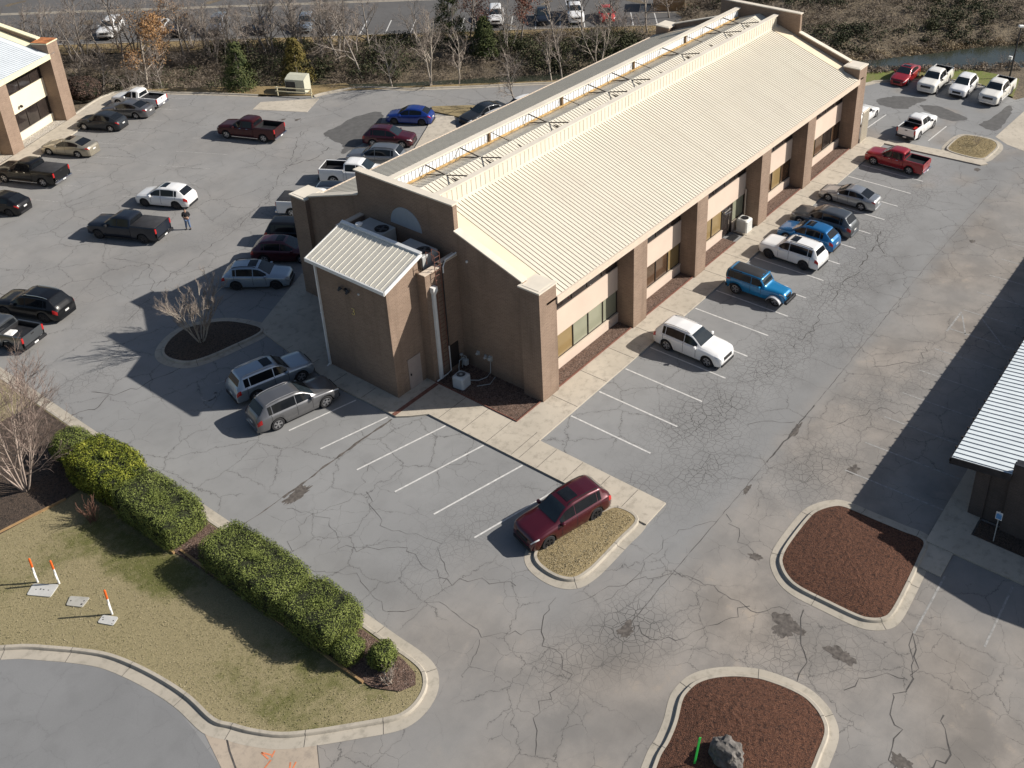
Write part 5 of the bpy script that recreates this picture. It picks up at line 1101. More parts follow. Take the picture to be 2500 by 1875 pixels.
# far end
car('midpickup', 50.9, -3.3, -3, P_white, 'white pickup with a red box in its bed, seen from behind', trim='black')
car('sedan', 50.5, 2.1, -3, P_white, 'white car poking out behind the far corner pillar', cat='car')
car('sedan', 62.96, 2.67, 180, P_red, 'red sedan on the creek side, first of four facing the lot', cat='sedan', sunroof=True)
car('pickup', 62.82, -.48, 181, P_whitew, 'white full size pickup with dark grille between red sedan and white suv', trim='black')
car('suv', 63.17, -3.37, 180.5, P_white, 'white crossover with dark grille between two white pickups by the creek', cat='suv')
car('pickup', 63.4, -6.62, 179, P_whitew, 'white older pickup with chrome grille and tan dirt, last by the creek pole', trim='chrome')
m = MB(); m.cbox(-.35, .35, -.25, .25, 0, .35, .04); tag(m.build('tool_box', P_bred, loc=(49.1, -3.75, .71)), 'red box lying in the bed of the white pickup', 'box')
m = MB(); m.cbox(-.5, .5, -.35, .35, 0, .3, .08); tag(m.build('white_bundle', M_white, loc=(-14.9, 31.0, .71), rotz=.5), 'white bundle lying in the open bed of the graphite pickup', 'bundle')
# far lot across the creek
FG = 'vehicles in the lot across the creek'
def farcar(kind, fx, fy, pm, lab, cat='car', **k):
    S = SPEC[kind]; hd = Vector((-.749, -.663)); hang = math.degrees(math.atan2(hd.y, hd.x)); d = S['fo']+S['wb']/2
    car(kind, fx-hd.x*d, fy-hd.y*d, hang, pm, lab, cat, z=.02, group=FG, **k)
for kind, s, pm, lab, cat, k in (
    ('boxy', -46.4, P_white, 'white suv across the creek, leftmost behind the bare trees', 'suv', {}), ('sedan', -41.2, P_white, 'white sedan glimpsed through the orange leaved tree across the creek', 'sedan', {}),
    ('bigsuv', -38.4, P_navy, 'navy suv across the creek beside a silver suv', 'suv', {}), ('bigsuv', -34.4, P_silver, 'silver suv with sunroof across the creek, left of two silver ones', 'suv', {}),
    ('hatch', -29.3, P_navy, 'small dark blue car across the creek behind tree trunks', 'car', {}), ('suv', -24.4, P_silverb, 'silver blue crossover across the creek beside empty bays', 'suv', {}),
    ('boxy', -2.3, P_white, 'white suv across the creek with white roof, left of a red leaved tree', 'suv', {}), ('hatch', 3.3, P_navy, 'dark car across the creek behind the red leaved tree', 'car', {}),
    ('pickup', 7.2, P_white, 'white truck across the creek beside the red car', 'pickup', dict(trim='black')), ('hatch', 11.0, P_bred, 'bright red car across the creek, rightmost in its row', 'car', {})):
    p = tspt(70.4, s); farcar(kind, p[0], p[1], pm, lab, cat, **k)
# ------------------------------------------------------------------ vegetation
random.seed(11)
def limb(m, p, d, L, r, rnd, droop=0., wob=.18, n=5, sides=5, up=.1):
    pts = [p.copy()]; rad = [r]; seg_ = L/n
    for i in range(n):
        d = (d+Vector((rnd.gauss(0, wob), rnd.gauss(0, wob), rnd.gauss(0, wob*.6)+up-droop))).normalized()
        pts.append(pts[-1]+d*seg_); rad.append(r*(1-.68*(i+1)/n))
    m.tube(pts, rad, sides, cap=False); return pts, rad
def grow(trunk, crown, p, d, L, r, lev, rnd, P):
    tgt = trunk if lev < P['tl'] else crown
    n = 6 if lev == 0 else (5 if lev < 3 else 3)
    pts, rad = limb(tgt, p, d, L, r, rnd, P['droop'] if lev > 0 else 0, P['wob']*(1 if lev else .5), n, 6 if lev == 0 else (4 if lev < 2 else 3), P['up'])
    if lev >= P['lev']: P['tips'].append((pts[-1], (pts[-1]-pts[-2]).normalized())); return
    k = P['kids'][lev]
    for i in range(k):
        t = P['base'][min(lev, len(P['base'])-1)]; t = t+(1-t)*(i+rnd.random())/k; f = t*(len(pts)-1); a = min(int(f), len(pts)-2)
        q = pts[a].lerp(pts[a+1], f-a); dd = (pts[a+1]-pts[a]).normalized()
        o = rvec(); o = (o-dd*o.dot(dd)).normalized(); an = P['ang'][min(lev, len(P['ang'])-1)]*rnd.uniform(.7, 1.25)
        nd = dd*math.cos(an)+o*math.sin(an)
        grow(trunk, crown, q, nd, L*P['len'][min(lev, len(P['len'])-1)]*rnd.uniform(.65, 1.15)*(1.05-.45*t), max(rad[a]*.62, (.0075 if lev < 2 else .0055) if lev else .02), lev+1, rnd, P)
M_paletwig = mat('pale_twig', (.27, .225, .19), .9, var=.25, scale=3); M_myrtwig = mat('myrtle_twig', (.22, .165, .14), .9, var=.25, scale=3)
def bare_tree(name, label, cat, loc, H, kind, seed, group=None, bark=M_bark, leafmat=None, nleaf=0, rot=0.):
    rnd = random.Random(seed); random.seed(seed)
    t = thing(name, label, cat, loc, rot, group); tr, cr = MB(), MB()
    B = dict(tl=2, lev=3, droop=0., wob=.2, up=.06, tips=[], kids=(10, 8, 7), base=(.3, .25, .2), ang=(.75, .7, .7), len=(.5, .5, .5))
    stems = [(Vector((0, 0, -.1)), Vector((rnd.gauss(0, .06), rnd.gauss(0, .06), 1)), H*.8, .011*H+.035)]
    if kind == 'spread': B.update(kids=(10, 8, 9), base=(.22, .25, .2), ang=(1.0, .75, .7), len=(.62, .55, .5))
    if kind == 'multi':
        stems = [(Vector((rnd.uniform(-.12, .12), rnd.uniform(-.12, .12), -.1)), Vector((math.cos(a)*.3, math.sin(a)*.3, 1)).normalized(), H*rnd.uniform(.65, .85), .008*H+.02) for a in (0.3, 1.9, 3.4, 4.9)]; B.update(kids=(7, 7, 8), base=(.35, .25, .2))
    if kind == 'vase':
        stems = [(Vector((math.cos(a)*.12, math.sin(a)*.12, -.05)), Vector((math.cos(a)*q, math.sin(a)*q, 1)).normalized(), H*rnd.uniform(.62, .8), .04) for a, q in [(i*.63+.2, rnd.uniform(.25, .75)) for i in range(10)]]
        B.update(kids=(7, 8, 8), base=(.3, .3, .15), ang=(.42, .42, .5), len=(.52, .52, .5), wob=.12, up=.07)
    if kind == 'myrtle':
        stems = [(Vector((math.cos(a)*.15, math.sin(a)*.15, -.05)), Vector((math.cos(a)*q, math.sin(a)*q, 1)).normalized(), H*rnd.uniform(.6, .85), .045) for a, q in [(i*.52+.2, rnd.uniform(.2, .95)) for i in range(12)]]
        B.update(kids=(9, 8, 9), base=(.25, .3, .15), ang=(.5, .5, .5), len=(.5, .52, .5), wob=.13, up=.05)
    if kind == 'shrub':
        stems = [(Vector((rnd.gauss(0, .15), rnd.gauss(0, .15), -.05)), Vector((math.cos(a)*.6, math.sin(a)*.6, 1)).normalized(), H*rnd.uniform(.6, .95), .025) for a in [i*.8 for i in range(8)]]; B.update(kids=(6, 5, 4), base=(.2, .2, .2), lev=2, tl=1)
    if kind == 'fan':
        stems = [(Vector((rnd.gauss(0, .1), rnd.gauss(0, .1), -.05)), Vector((math.cos(a)*.35, math.sin(a)*.35, 1)).normalized(), H*rnd.uniform(.7, 1.), .014) for a in [i*.35 for i in range(18)]]; B.update(kids=(3, 3, 3), base=(.3, .3, .2), lev=1, tl=1, ang=(.35, .4), len=(.45, .5), wob=.1)
    for p, d, L, r in stems: grow(tr, cr, p, d, L, r, 0, rnd, B)
    tr.build('trunk', bark, t, smooth=180); cr.build('crown', M_twig if bark == M_bark else (M_paletwig if bark == M_barkpale else (M_myrtwig if kind == 'myrtle' else bark)), t)
    if leafmat:
        it = []
        for _ in range(nleaf):
            p, d = rnd.choice(B['tips']); it.append((p+rvec()*.45, rvec().normalized(), rnd.uniform(.07, .14), rnd.random()))
        leaves('leaves', leafmat, it, t)
    return t
def copy_thing(o, loc, rotz, s, label=None):
    c = o.copy(); COL.objects.link(c); c.location = loc; c.rotation_euler.z = rotz; c.scale = (s, s, s)
    if label: c['label'] = label
    for ch in list(o.children): k = ch.copy(); COL.objects.link(k); k.parent = c
    return c
GT = 'bare trees along the creek'
def gp_(x, y): return (x, y, ground_z(x, y))
TREES = [('bare_tree', 'dark forked bare tree leaning left behind the utility cabinet bank', (32.9, 51.5), 9.5, 'spread', 3, M_bark), ('bare_tree', 'thin pale bare tree at the creek kerb, right of the utility cabinet', (30.9, 44.6), 6.0, 'slender', 4, M_barkpale),
  ('bare_tree', 'large multi stemmed bare tree at the creek kerb with wide grey crown', (33.2, 41.5), 9.0, 'multi', 5, M_barkpale), ('bare_tree', 'straight pale bare tree beside the wide multi stemmed one', (35.6, 39.9), 7.5, 'slender', 6, M_barkpale),
  ('bare_tree', 'crooked small bare tree with pale limbs leaning right over the kerb', (38.8, 35.8), 4.5, 'spread', 7, M_barkpale), ('bare_tree', 'bent pale trunk tree by the roof edge, first of two', (41.6, 32.4), 6.5, 'slender', 8, M_barkpale),
  ('bare_tree', 'tall thin bare tree by the roof edge, right of the bent trunk', (42.9, 32.0), 8.5, 'slender', 9, M_bark), ('bare_tree', 'pale bare tree before the red car across the creek', (49.6, 32.3), 8.0, 'multi', 10, M_barkpale),
  ('bare_tree', 'thick ivy wrapped dark trunk right of the red car across the creek', (56.2, 35.4), 9.0, 'slender', 12, M_bark), ('bare_tree', 'tall grey bare tree between the golden cedar and the dark forked tree', (33.1, 55.2), 9.0, 'multi', 13, M_bark)]
for nm, lab, (x, y), H, kd, sd, bk in TREES: bare_tree(nm, lab, 'tree', gp_(x, y), H, kd, sd, GT, bk)
bare_tree('oak_tree', 'wide bare oak with clinging orange brown leaves right behind the white pickup', 'tree', gp_(17.6, 66.8), 9.2, 'spread', 21, None, M_barkpale, M_oak, 3000)
bare_tree('oak_tree', 'taller bare oak with fewer orange leaves farther behind the white pickup', 'tree', gp_(22.0, 73.0), 9.5, 'spread', 22, None, M_bark, M_oak, 1500)
bare_tree('oak_tree', 'red brown leaved oak in front of the cars across the creek', 'tree', gp_(48.2, 42.2), 8.5, 'slender', 23, None, M_bark, M_redoak, 3800)
bare_tree('oak_tree', 'red brown leaved oak left of the white suv across the creek', 'tree', gp_(46.4, 47.0), 8.0, 'spread', 24, None, M_bark, M_redoak, 2600)
PROT = [bare_tree('bare_tree', 'slim grey bare tree among the thicket along the creek', 'tree', gp_(*tspt(63, -20)), 8, 'slender', 31, GT), bare_tree('bare_tree', 'broad grey bare tree among the thicket along the creek', 'tree', gp_(*tspt(64.5, -27)), 7.5, 'spread', 32, GT),
        bare_tree('bare_tree', 'grey bare tree with several stems in the thicket along the creek', 'tree', gp_(*tspt(62.5, -33)), 7, 'multi', 33, GT), bare_tree('bare_shrub', 'bushy leafless shrub in the thicket along the creek', 'shrub', gp_(*tspt(60.8, -14)), 3.6, 'shrub', 34, 'leafless shrubs along the creek')]
rs = random.Random(8)
spots = [(rs.uniform(61.5, 67.5), s+rs.uniform(-1, 1)) for s in range(-62, -18, 1)]+[(rs.uniform(61.5, 67.5), s+rs.uniform(-1.5, 1.5)) for s in range(-24, 18, 4)]+[(rs.uniform(53.5, 60), s+rs.uniform(-1, 1)) for s in range(-60, -33, 3)]
for i, (t_, s_) in enumerate(spots): copy_thing(PROT[i % 3], gp_(*tspt(t_, s_)), rs.uniform(0, 6.28), rs.uniform(.65, 1.1))
for i in range(34):
    t_, s_ = (rs.uniform(60.5, 67), rs.uniform(-62, 18)) if i < 24 else (rs.uniform(54, 60), rs.uniform(-60, -30))
    copy_thing(PROT[3], gp_(*tspt(t_, s_)), rs.uniform(0, 6.28), rs.uniform(.6, 1.2))
for x, y, s_, k in ((33.8, 30.5, .8, 1), (72, 22, .7, 3), (78, 28, .9, 3), (66.5, 34, .9, 1), (84, 20, .8, 3), (74, 33, .75, 0), (79, 22.5, .7, 0), (90, 10, .9, 3), (68.5, 9, .5, 3), (66, 6, .45, 3), (73.5, -4.4, .5, 3), (71, -1.5, .4, 3)): copy_thing(PROT[k], gp_(x, y), rs.uniform(0, 6.28), s_)
copy_thing(PROT[3], (50.6, -8.9, .15), 1., .33, 'small leafless shrub alone in the dry grass island at the far end')
bare_tree('ornamental_tree', 'pale bare ornamental tree with low arching limbs in the shaded island', 'tree', (-7.84, 21.45, .15), 4.9, 'vase', 41, None, M_barkpale)
bare_tree('crape_myrtle', 'large vase shaped bare crape myrtle beside the hedge at the left edge', 'tree', (-21.2, 17.5, .15), 8.6, 'myrtle', 42, None, mat('myrtle_bark', (.36, .29, .245), .9, var=.25, scale=4))
M_redtwig = mat('red_twig', (.16, .085, .06), .9, var=.25)
bare_tree('bare_shrub', 'reddish leafless fan shaped shrub on the lawn beside the hedge', 'shrub', (-20.45, 12.6, .12), 1.5, 'fan', 43, None, M_redtwig)
bare_tree('bare_shrub', 'low pale gnarled stump shrub at the tip of the hedge bed', 'shrub', (-18.5, -6.45, .15), .8, 'shrub', 44, None, M_barkpale)
# cedars
def cedar(label, x, y, H, Rr, mt, seed):
    rnd = random.Random(seed); random.seed(seed); t = thing('cedar_tree', label, 'tree', gp_(x, y)); m = MB(); m.tube([(0, 0, -.3), (0, 0, H*.5), (.05, 0, H*.93)], [.16, .1, .02], 7); m.build('trunk', M_bark, t)
    it = []
    for k in range(150):
        z = H*(.04+.93*rnd.random()**1.15); rr = Rr*(1-z/H)**.75*(.75+.35*rnd.random())+.12; a = rnd.uniform(0, 6.283); c = Vector((math.cos(a)*rr*.8, math.sin(a)*rr*.8, z)); cs = .32+.35*(1-z/H); tn = rnd.uniform(-.16, .16)
        for _ in range(44):
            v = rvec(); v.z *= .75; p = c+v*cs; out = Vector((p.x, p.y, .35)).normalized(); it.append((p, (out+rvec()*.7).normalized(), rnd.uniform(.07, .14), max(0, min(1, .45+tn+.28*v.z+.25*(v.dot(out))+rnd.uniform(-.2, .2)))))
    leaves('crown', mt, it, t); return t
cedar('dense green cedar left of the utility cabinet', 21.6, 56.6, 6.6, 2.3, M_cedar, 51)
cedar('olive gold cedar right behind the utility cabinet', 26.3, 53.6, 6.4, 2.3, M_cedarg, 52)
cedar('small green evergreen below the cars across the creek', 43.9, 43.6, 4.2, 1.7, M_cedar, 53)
cedar('dark evergreen at the top edge between red leaved oaks', 44.6, 49.5, 8.0, 2.2, M_cedar, 54)
# hedges
def hedge(label, cx, cy, wx, wy, h, mt, n, ls, seed, rotz=0., name='hedge', cat='hedge', rough=.10, power=3.4, z0=.15):
    rnd = random.Random(seed); random.seed(seed); t = thing(name, label, cat, (cx, cy, z0), rotz)
    def S(th, ph):
        f = lambda c: math.copysign(abs(c)**(2/power), c); x = f(math.cos(ph))*f(math.cos(th)); y = f(math.cos(ph))*f(math.sin(th)); z = f(math.sin(ph))
        p = Vector((x*wx, y*wy, h*.5+z*h*.5)); k = 1+rough*(mnoise.noise(p*1.1+Vector((seed, 0, 0)))*1.2+.5*mnoise.noise(p*2.7)); return Vector((p.x*k, p.y*k, max(.02, p.z*(1+.08*mnoise.noise(p*.8+Vector((0, seed, 0)))))))
    m = MB(); nu, nv = 48, 20
    for j in range(nv+1):
        for i in range(nu): p = S(i*2*math.pi/nu, -math.pi/2+math.pi*j/nv); m.v.append((p.x*.93, p.y*.95, p.z*.95))
    m.f = [(j*nu+i, j*nu+(i+1) % nu, (j+1)*nu+(i+1) % nu, (j+1)*nu+i) for j in range(nv) for i in range(nu)]
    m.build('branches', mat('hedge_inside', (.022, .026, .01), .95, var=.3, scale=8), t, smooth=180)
    it = []
    F = [p for p in m.f]; V = [Vector(v) for v in m.v]; ar = []
    for f in F: ar.append((V[f[2]]-V[f[0]]).cross(V[f[3]]-V[f[1]]).length/2)
    ch = rnd.choices(range(len(F)), ar, k=n)
    for c in ch:
        f = F[c]; u, v = rnd.random(), rnd.random(); p = V[f[0]].lerp(V[f[1]], u).lerp(V[f[3]].lerp(V[f[2]], u), v); nr = (V[f[2]]-V[f[0]]).cross(V[f[3]]-V[f[1]])
        if nr.length < 1e-8: continue
        nr.normalize(); ps = p.copy(); ps.x /= .93; ps.y /= .95; ps.z /= .95
        g = mnoise.noise(p*2.2+Vector((seed*3, 0, 0)))
        if g < -.38 and rnd.random() < .7: continue
        it.append((ps+nr*rnd.gauss(0, .045), (nr+rvec()*.75).normalized(), ls*rnd.uniform(.65, 1.35), max(0, min(1, .45+.5*g+rnd.gauss(0, .2)))))
    leaves('foliage', mt, it, t); return t
hedge('small dark rounded hedge piece behind the bare crape myrtle, topmost of the hedge', -18.3, 17.7, 1.0, 1.2, 1.55, M_hedge, 6500, .045, 1, rough=.14, power=2.8)
hedge('yellow green glossy holly hedge, leaning over the lot beside the crape myrtle', -18.38, 14.35, 1.32, 2.35, 1.9, M_holly, 20000, .055, 2, rough=.12, power=4.2)
hedge('dark green trimmed hedge left of the gap', -18.42, 9.75, 1.22, 2.45, 1.7, M_hedge, 24000, .042, 3, power=7, rough=.06)
hedge('long trimmed hedge just right of the gap with square left end', -18.12, 2.5, 1.2, 3.0, 1.7, M_hedge, 28000, .04, 4, power=7, rough=.05)
hedge('trimmed hedge block before the two small shrubs', -18.1, -2.0, 1.18, 1.58, 1.65, M_hedge, 16000, .04, 5, power=6.5, rough=.06)
hedge('small clipped shrub tucked against the end of the trimmed hedge', -18.5, -4.2, .62, .6, 1.05, M_hedge, 3600, .04, 6, name='clipped_shrub', cat='shrub', power=2.6)
hedge('round dark shrub with a hollow on top, last before the kerb tip', -17.9, -5.6, .6, .62, 1.0, M_hedge, 3000, .05, 7, name='clipped_shrub', cat='shrub', rough=.22, power=2.4)
hedge('burgundy rounded shrub behind the tan office corner pillar', 11.0, 66.9, 1.5, 1.7, 2.1, M_burg, 6000, .09, 8, name='rounded_shrub', cat='shrub', power=2.4, z0=0)
# undergrowth along the creek and on the far hillside (uncountable)
def brush(name, mt, clumps, per, rmin, rmax, hmin, hmax, smin, smax, flat=.6, wf=.4):
    it = []
    for (x, y, sc, tn) in clumps:
        z = ground_z(x, y); r, h = rs.uniform(rmin, rmax)*sc, rs.uniform(hmin, hmax)*sc
        for _ in range(per):
            v = rvec(); v = v*(.55+.45*v.length) if v.length else v
            p = Vector((x+v.x*r, y+v.y*r, z+max(-.05, (v.z*.5+.45))*h)); it.append((p, (v+rvec()*flat).normalized(), rs.uniform(smin, smax), max(0, min(1, tn+.3*v.z+rs.uniform(-.22, .22)))))
    return struct(leaves(name, mt, it, None, wf), 'stuff')
ev, dr = [], []
for i in range(1750):
    s_ = rs.uniform(-64, 19); t_ = rs.uniform(57.0, 67.2)
    if s_ < -32 and rs.random() < .4: t_ = rs.uniform(53, 59)
    elif s_ >= -32 and rs.random() < .10: t_ = rs.uniform(52.4, 53.6)
    x, y = tspt(t_, s_); g = nz(x, y, .16, 3)
    if g+rs.gauss(0, .15) > .02 and t_ > 58 and s_ > -34 and len(ev) < 520: ev.append((x, y, rs.uniform(.6, 1.15)*(1.1 if t_ < 64 else .7), .4+.25*g))
    else: dr.append((x, y, rs.uniform(.5, 1.05)*(.55 if t_ < 54 and s_ > -32 else 1.), .42+rs.gauss(0, .1)))
hs, ho = [], []
for i in range(1900):
    s_ = rs.uniform(19, 64); t_ = rs.uniform(57.4+4.0*sst(30, 56, s_), 112)
    x, y = tspt(t_, s_)
    if inside(x, y, FAR): continue
    g = nz(x, y, .11, 8)
    (ho if g+rs.gauss(0, .14) > .16 and t_ < 86 else hs).append((x, y, rs.uniform(.55, 1.1), .4+.35*nz(x, y, .2)+rs.gauss(0, .08)))
for i in range(110):
    s_ = rs.uniform(34, 64); x, y = tspt(rs.uniform(50.6, 52.6), s_)
    if x > 62.5: hs.append((x, y, .4, .5))
for i in range(420):
    s_ = rs.uniform(-60, -27); x, y = tspt(rs.uniform(53.2, 60), s_)
    if rs.random() < .3: ev.append((x, y, rs.uniform(.5, .9), .3+rs.gauss(0, .08)))
    else: dr.append((x, y, rs.uniform(.7, 1.15), .36+rs.gauss(0, .1)))
for i in range(60):
    s_ = rs.uniform(-26, 14); x, y = tspt(rs.uniform(52.6, 54.2), s_); dr.append((x, y, rs.uniform(.3, .6), .4))
brush('evergreen_undergrowth', M_evg, ev, 80, .9, 1.7, 1.2, 2.4, .10, .18)
brush('dry_undergrowth', M_dry, dr, 90, .8, 1.6, .9, 2.1, .08, .2, 1., .1)
sb = []
for i in range(150):
    s_ = rs.uniform(26, 62); x, y = tspt(57.4+4.0*sst(30, 56, s_)+rs.uniform(.2, 1.6), s_); sb.append((x, y, rs.uniform(.4, .8), .55+rs.gauss(0, .12)))
brush('bank_grass', leaf_mat('bank_straw', (.13, .10, .06), (.24, .185, .11), (.34, .265, .165)), sb, 70, .9, 1.6, .6, 1.3, .12, .26, 1., .12)
brush('hillside_brush', M_dry, hs, 80, 1.0, 2.0, .7, 1.6, .10, .26, 1., .14); brush('hillside_shrubs', M_evg, ho, 60, .9, 1.8, 1.0, 2.0, .12, .2)
# grass blades on the lawn and islands
it = []
for i in range(26000):
    x, y = rs.uniform(-30, -17.3), rs.uniform(-8, 15.2)
    if inside(x, y, LAWN) and x < -19.3 or (inside(x, y, LAWN) and y < -6.6): it.append((Vector((x, y, .15)), (Vector((0, 0, .6))+rvec()).normalized(), rs.uniform(.018, .04), max(0, min(1, .62+.4*nz(x, y, .5)-.45*greenf(x, y)+rs.gauss(0, .15)))))
for P in (ISL1, ISL5):
    x0, x1 = min(p[0] for p in P), max(p[0] for p in P); y0, y1 = min(p[1] for p in P), max(p[1] for p in P); Q = offset(P, .12)
    for i in range(5000):
        x, y = rs.uniform(x0, x1), rs.uniform(y0, y1)
        if inside(x, y, Q): it.append((Vector((x, y, .2)), (Vector((0, 0, .5))+rvec()).normalized(), rs.uniform(.02, .04), max(0, min(1, .78+rs.gauss(0, .14)))))
struct(leaves('grass', M_blade, it), 'stuff')
# ------------------------------------------------------------------ small things
def marker(x, y, lab, lean):
    t = thing('utility_marker', lab, 'marker post', (x, y, .12)); t.rotation_euler = (lean[0], lean[1], 0)
    m = MB(); m.lathe([(.045, 0), (.045, 1.0)], 12); m.build('post', M_white, t); m = MB(); m.lathe([(.049, 1.0), (.049, 1.5), (.035, 1.55), (.012, 1.56)], 12); m.build('cap', M_orange, t)
    m = MB(); m.box(-.05, .02, -.047, -.044, .35, .75); m.build('sticker', M_whitepanel, t)
marker(-24.12, 10.98, 'white post with orange top standing at the far left corner of the large pale lid', (0, 0)); marker(-23.58, 10.09, 'white post with orange top standing at the right corner of the large pale lid', (.02, -.03)); marker(-23.16, 6.42, 'white post with orange top standing alone beside the smallest lid', (0, 0))
def lid(pts, lab, mt, marks):
    t = thing('utility_cover', lab, 'utility cover', (0, 0, 0)); c = Vector((sum(p[0] for p in pts)/4, sum(p[1] for p in pts)/4)); P = []
    n = 4
    for i in range(n):
        a, b, d = Vector(pts[i-1]), Vector(pts[i]), Vector(pts[(i+1) % n]); u = (a-b).normalized()*.07; v = (d-b).normalized()*.07
        P += [tuple(b+u), tuple(b+.3*u+.3*v), tuple(b+v)]
    m = MB(); m.prism(P, .08, .175); m.build('cover', mt, t)
    m = MB()
    for (u, v, s) in marks:
        q = Vector(pts[0]).lerp(Vector(pts[1]), u).lerp(Vector(pts[3]).lerp(Vector(pts[2]), u), v); m.lathe([(s, .176), (s*.8, .179), (.003, .179)], 10, Matrix.Translation((q.x, q.y, 0)))
    m.build('lifting_hole', M_darkmetal, t)
lid([(-24.82, 10.64), (-24.3, 11.04), (-23.63, 10.01), (-24.26, 9.63)], 'large pale grey utility lid in the lawn with two marker posts at its edge', M_lidc, [(.5, .25, .03), (.55, .42, .04), (.52, .55, .035), (.5, .75, .03)])
lid([(-24.1, 8.58), (-23.7, 8.93), (-23.22, 8.11), (-23.74, 7.88)], 'stained grey utility lid lying between the other two lids', concrete_mat('stained_lid', (.36, .35, .31), (.43, .42, .38), (.24, .23, .2)), [(.5, .15, .035), (.25, .85, .05), (.6, .85, .035)])
lid([(-23.82, 6.5), (-23.44, 6.69), (-23.1, 6.01), (-23.51, 5.78)], 'small pale utility lid in front of the lone marker post', M_lidc, [(.7, .12, .03), (.45, .2, .035), (.5, .85, .035), (.15, .88, .025)])
# boulder and green stake
bm = bmesh.new(); bmesh.ops.create_icosphere(bm, subdivisions=4, radius=1)
for v in bm.verts:
    p = v.co.copy(); k = 1+.28*mnoise.noise(p*1.3+Vector((4, 1, 0)))+.13*mnoise.noise(p*3.1)+.07*mnoise.noise(p*7)
    q = Vector((round(p.x*2.2)/2.2, round(p.y*2.2)/2.2, round(p.z*2.2)/2.2)); v.co = (p*.72+q*.28)*k; v.co.x *= .55; v.co.y *= .7; v.co.z = v.co.z*.6+.22
me = bpy.data.meshes.new('boulder'); bm.to_mesh(me); bm.free(); me.materials.append(M_rock); bo = bpy.data.objects.new('boulder', me); COL.objects.link(bo); bo.location = (-13.3, -19.95, .3)
tag(bo, 'grey rough boulder sitting on the red mulch at the bottom', 'boulder')
m = MB(); m.cbox(-.05, .05, -.015, .015, 0, 1.75, .01); gs = tag(m.build('green_stake', M_green, loc=(-14.25, -19.05, .2)), 'bright green flat stake standing in the red mulch beside the boulder', 'stake'); gs.rotation_euler = (.03, .09, R(-40))
# utility cabinet with guard rail
u = thing('utility_cabinet', 'pale green utility cabinet with a dark louvred door behind the guard rail', 'utility box', (24.35, 51.1, 0), R(-64))
m = MB(); m.xprism([(-.65, .02), (.75, .02), (.75, 1.75), (.1, 1.75), (-.65, 1.5)], -1.0, 1.0); m.build('cabinet', M_beige, u); m = MB(); m.box(-.95, .05, -.67, -.645, .25, 1.3); m.build('door', M_darkmetal, u); m = MB(); m.box(-1.2, 1.2, -.9, .95, -.1, .05); m.build('pad', M_conc, u)
g_ = thing('guard_rail', 'cream pipe guard rail with two rails in front of the utility cabinet', 'guard rail', (0, 0, 0)); A, B_ = Vector((22.5, 52.0, 0)), Vector((24.05, 48.8, 0))
M_cream = mat('cream_pipe', (.55, .50, .34), .6, var=.15, scale=4)
for p in (A, B_): m = MB(); m.tube([p, p+Vector((0, 0, .95))], .07, 8); m.build('post', M_cream, g_)
for z in (.88, .5): m = MB(); d = (B_-A).normalized()*.15; m.tube([A-d+Vector((-.08, -.04, z)), B_+d+Vector((-.08, -.04, z))], .055, 8); m.build('rail', M_cream, g_)
# poles by the creek
lp = thing('light_pole', 'tall dark lamp pole leaning slightly behind the last white pickup', 'pole', (69.6, -6.1, .0)); lp.rotation_euler = (0, R(2.5), R(-40)); m = MB(); m.tube([(0, 0, -.2), (0, 0, 5.6)], [.09, .06], 8); m.build('pole', M_darkmetal, lp); m = MB(); m.cbox(-.28, .28, -.16, .16, 5.55, 5.75, .04); m.build('lamp_head', M_white, lp)
sp = thing('sign_post', 'short thin post with a small pale box on top by the creek', 'post', (71.8, -5.3, -.1)); m = MB(); m.tube([(0, 0, -.3), (0, 0, 1.5)], .04, 6); m.build('post', M_darkmetal, sp); m = MB(); m.cbox(-.14, .14, -.18, .18, 1.4, 1.75, .02); m.build('box', M_white, sp)
# wooden enclosure across the creek
we = thing('wooden_enclosure', 'tall brown board enclosure at the end of the lot across the creek', 'fence', (67.6, 37.0, .05), math.atan2(-3.2, 2.0)); m = MB()
for k in range(26): m.box(k*.145, k*.145+.135, -.02+.01*(k % 2), .02, 0, 2.4)
m.build('boards', M_wood, we); m = MB()
for k in range(22): m.box(-.02, .02, k*.145+.03, k*.145+.165, 0, 2.4); m.box(3.76, 3.8, k*.145+.03, k*.145+.165, 0, 2.4)
m.build('boards', M_wood, we); m = MB()
for x in (0, 1.9, 3.75): m.box(x-.06, x+.06, -.12, -.03, 0, 2.45)
m.build('posts', M_wood, we)
q = [(66.0, 38.2), (67.3, 36.0), (70.6, 32.2), (71.8, 34.2), (68.6, 39.5)]; sheet('concrete_pad', q, .05, M_kerb, .1)
# drain hose end in the hedge gap, paper scraps
m = MB(); m.tube([(-18.9, 5.5, .2), (-18.75, 5.3, .26), (-18.85, 5.1, .24), (-19.1, 5.15, .2)], .035, 6); tag(m.build('white_hose', M_white), 'short white hose lying in the gap between the two hedges', 'hose')
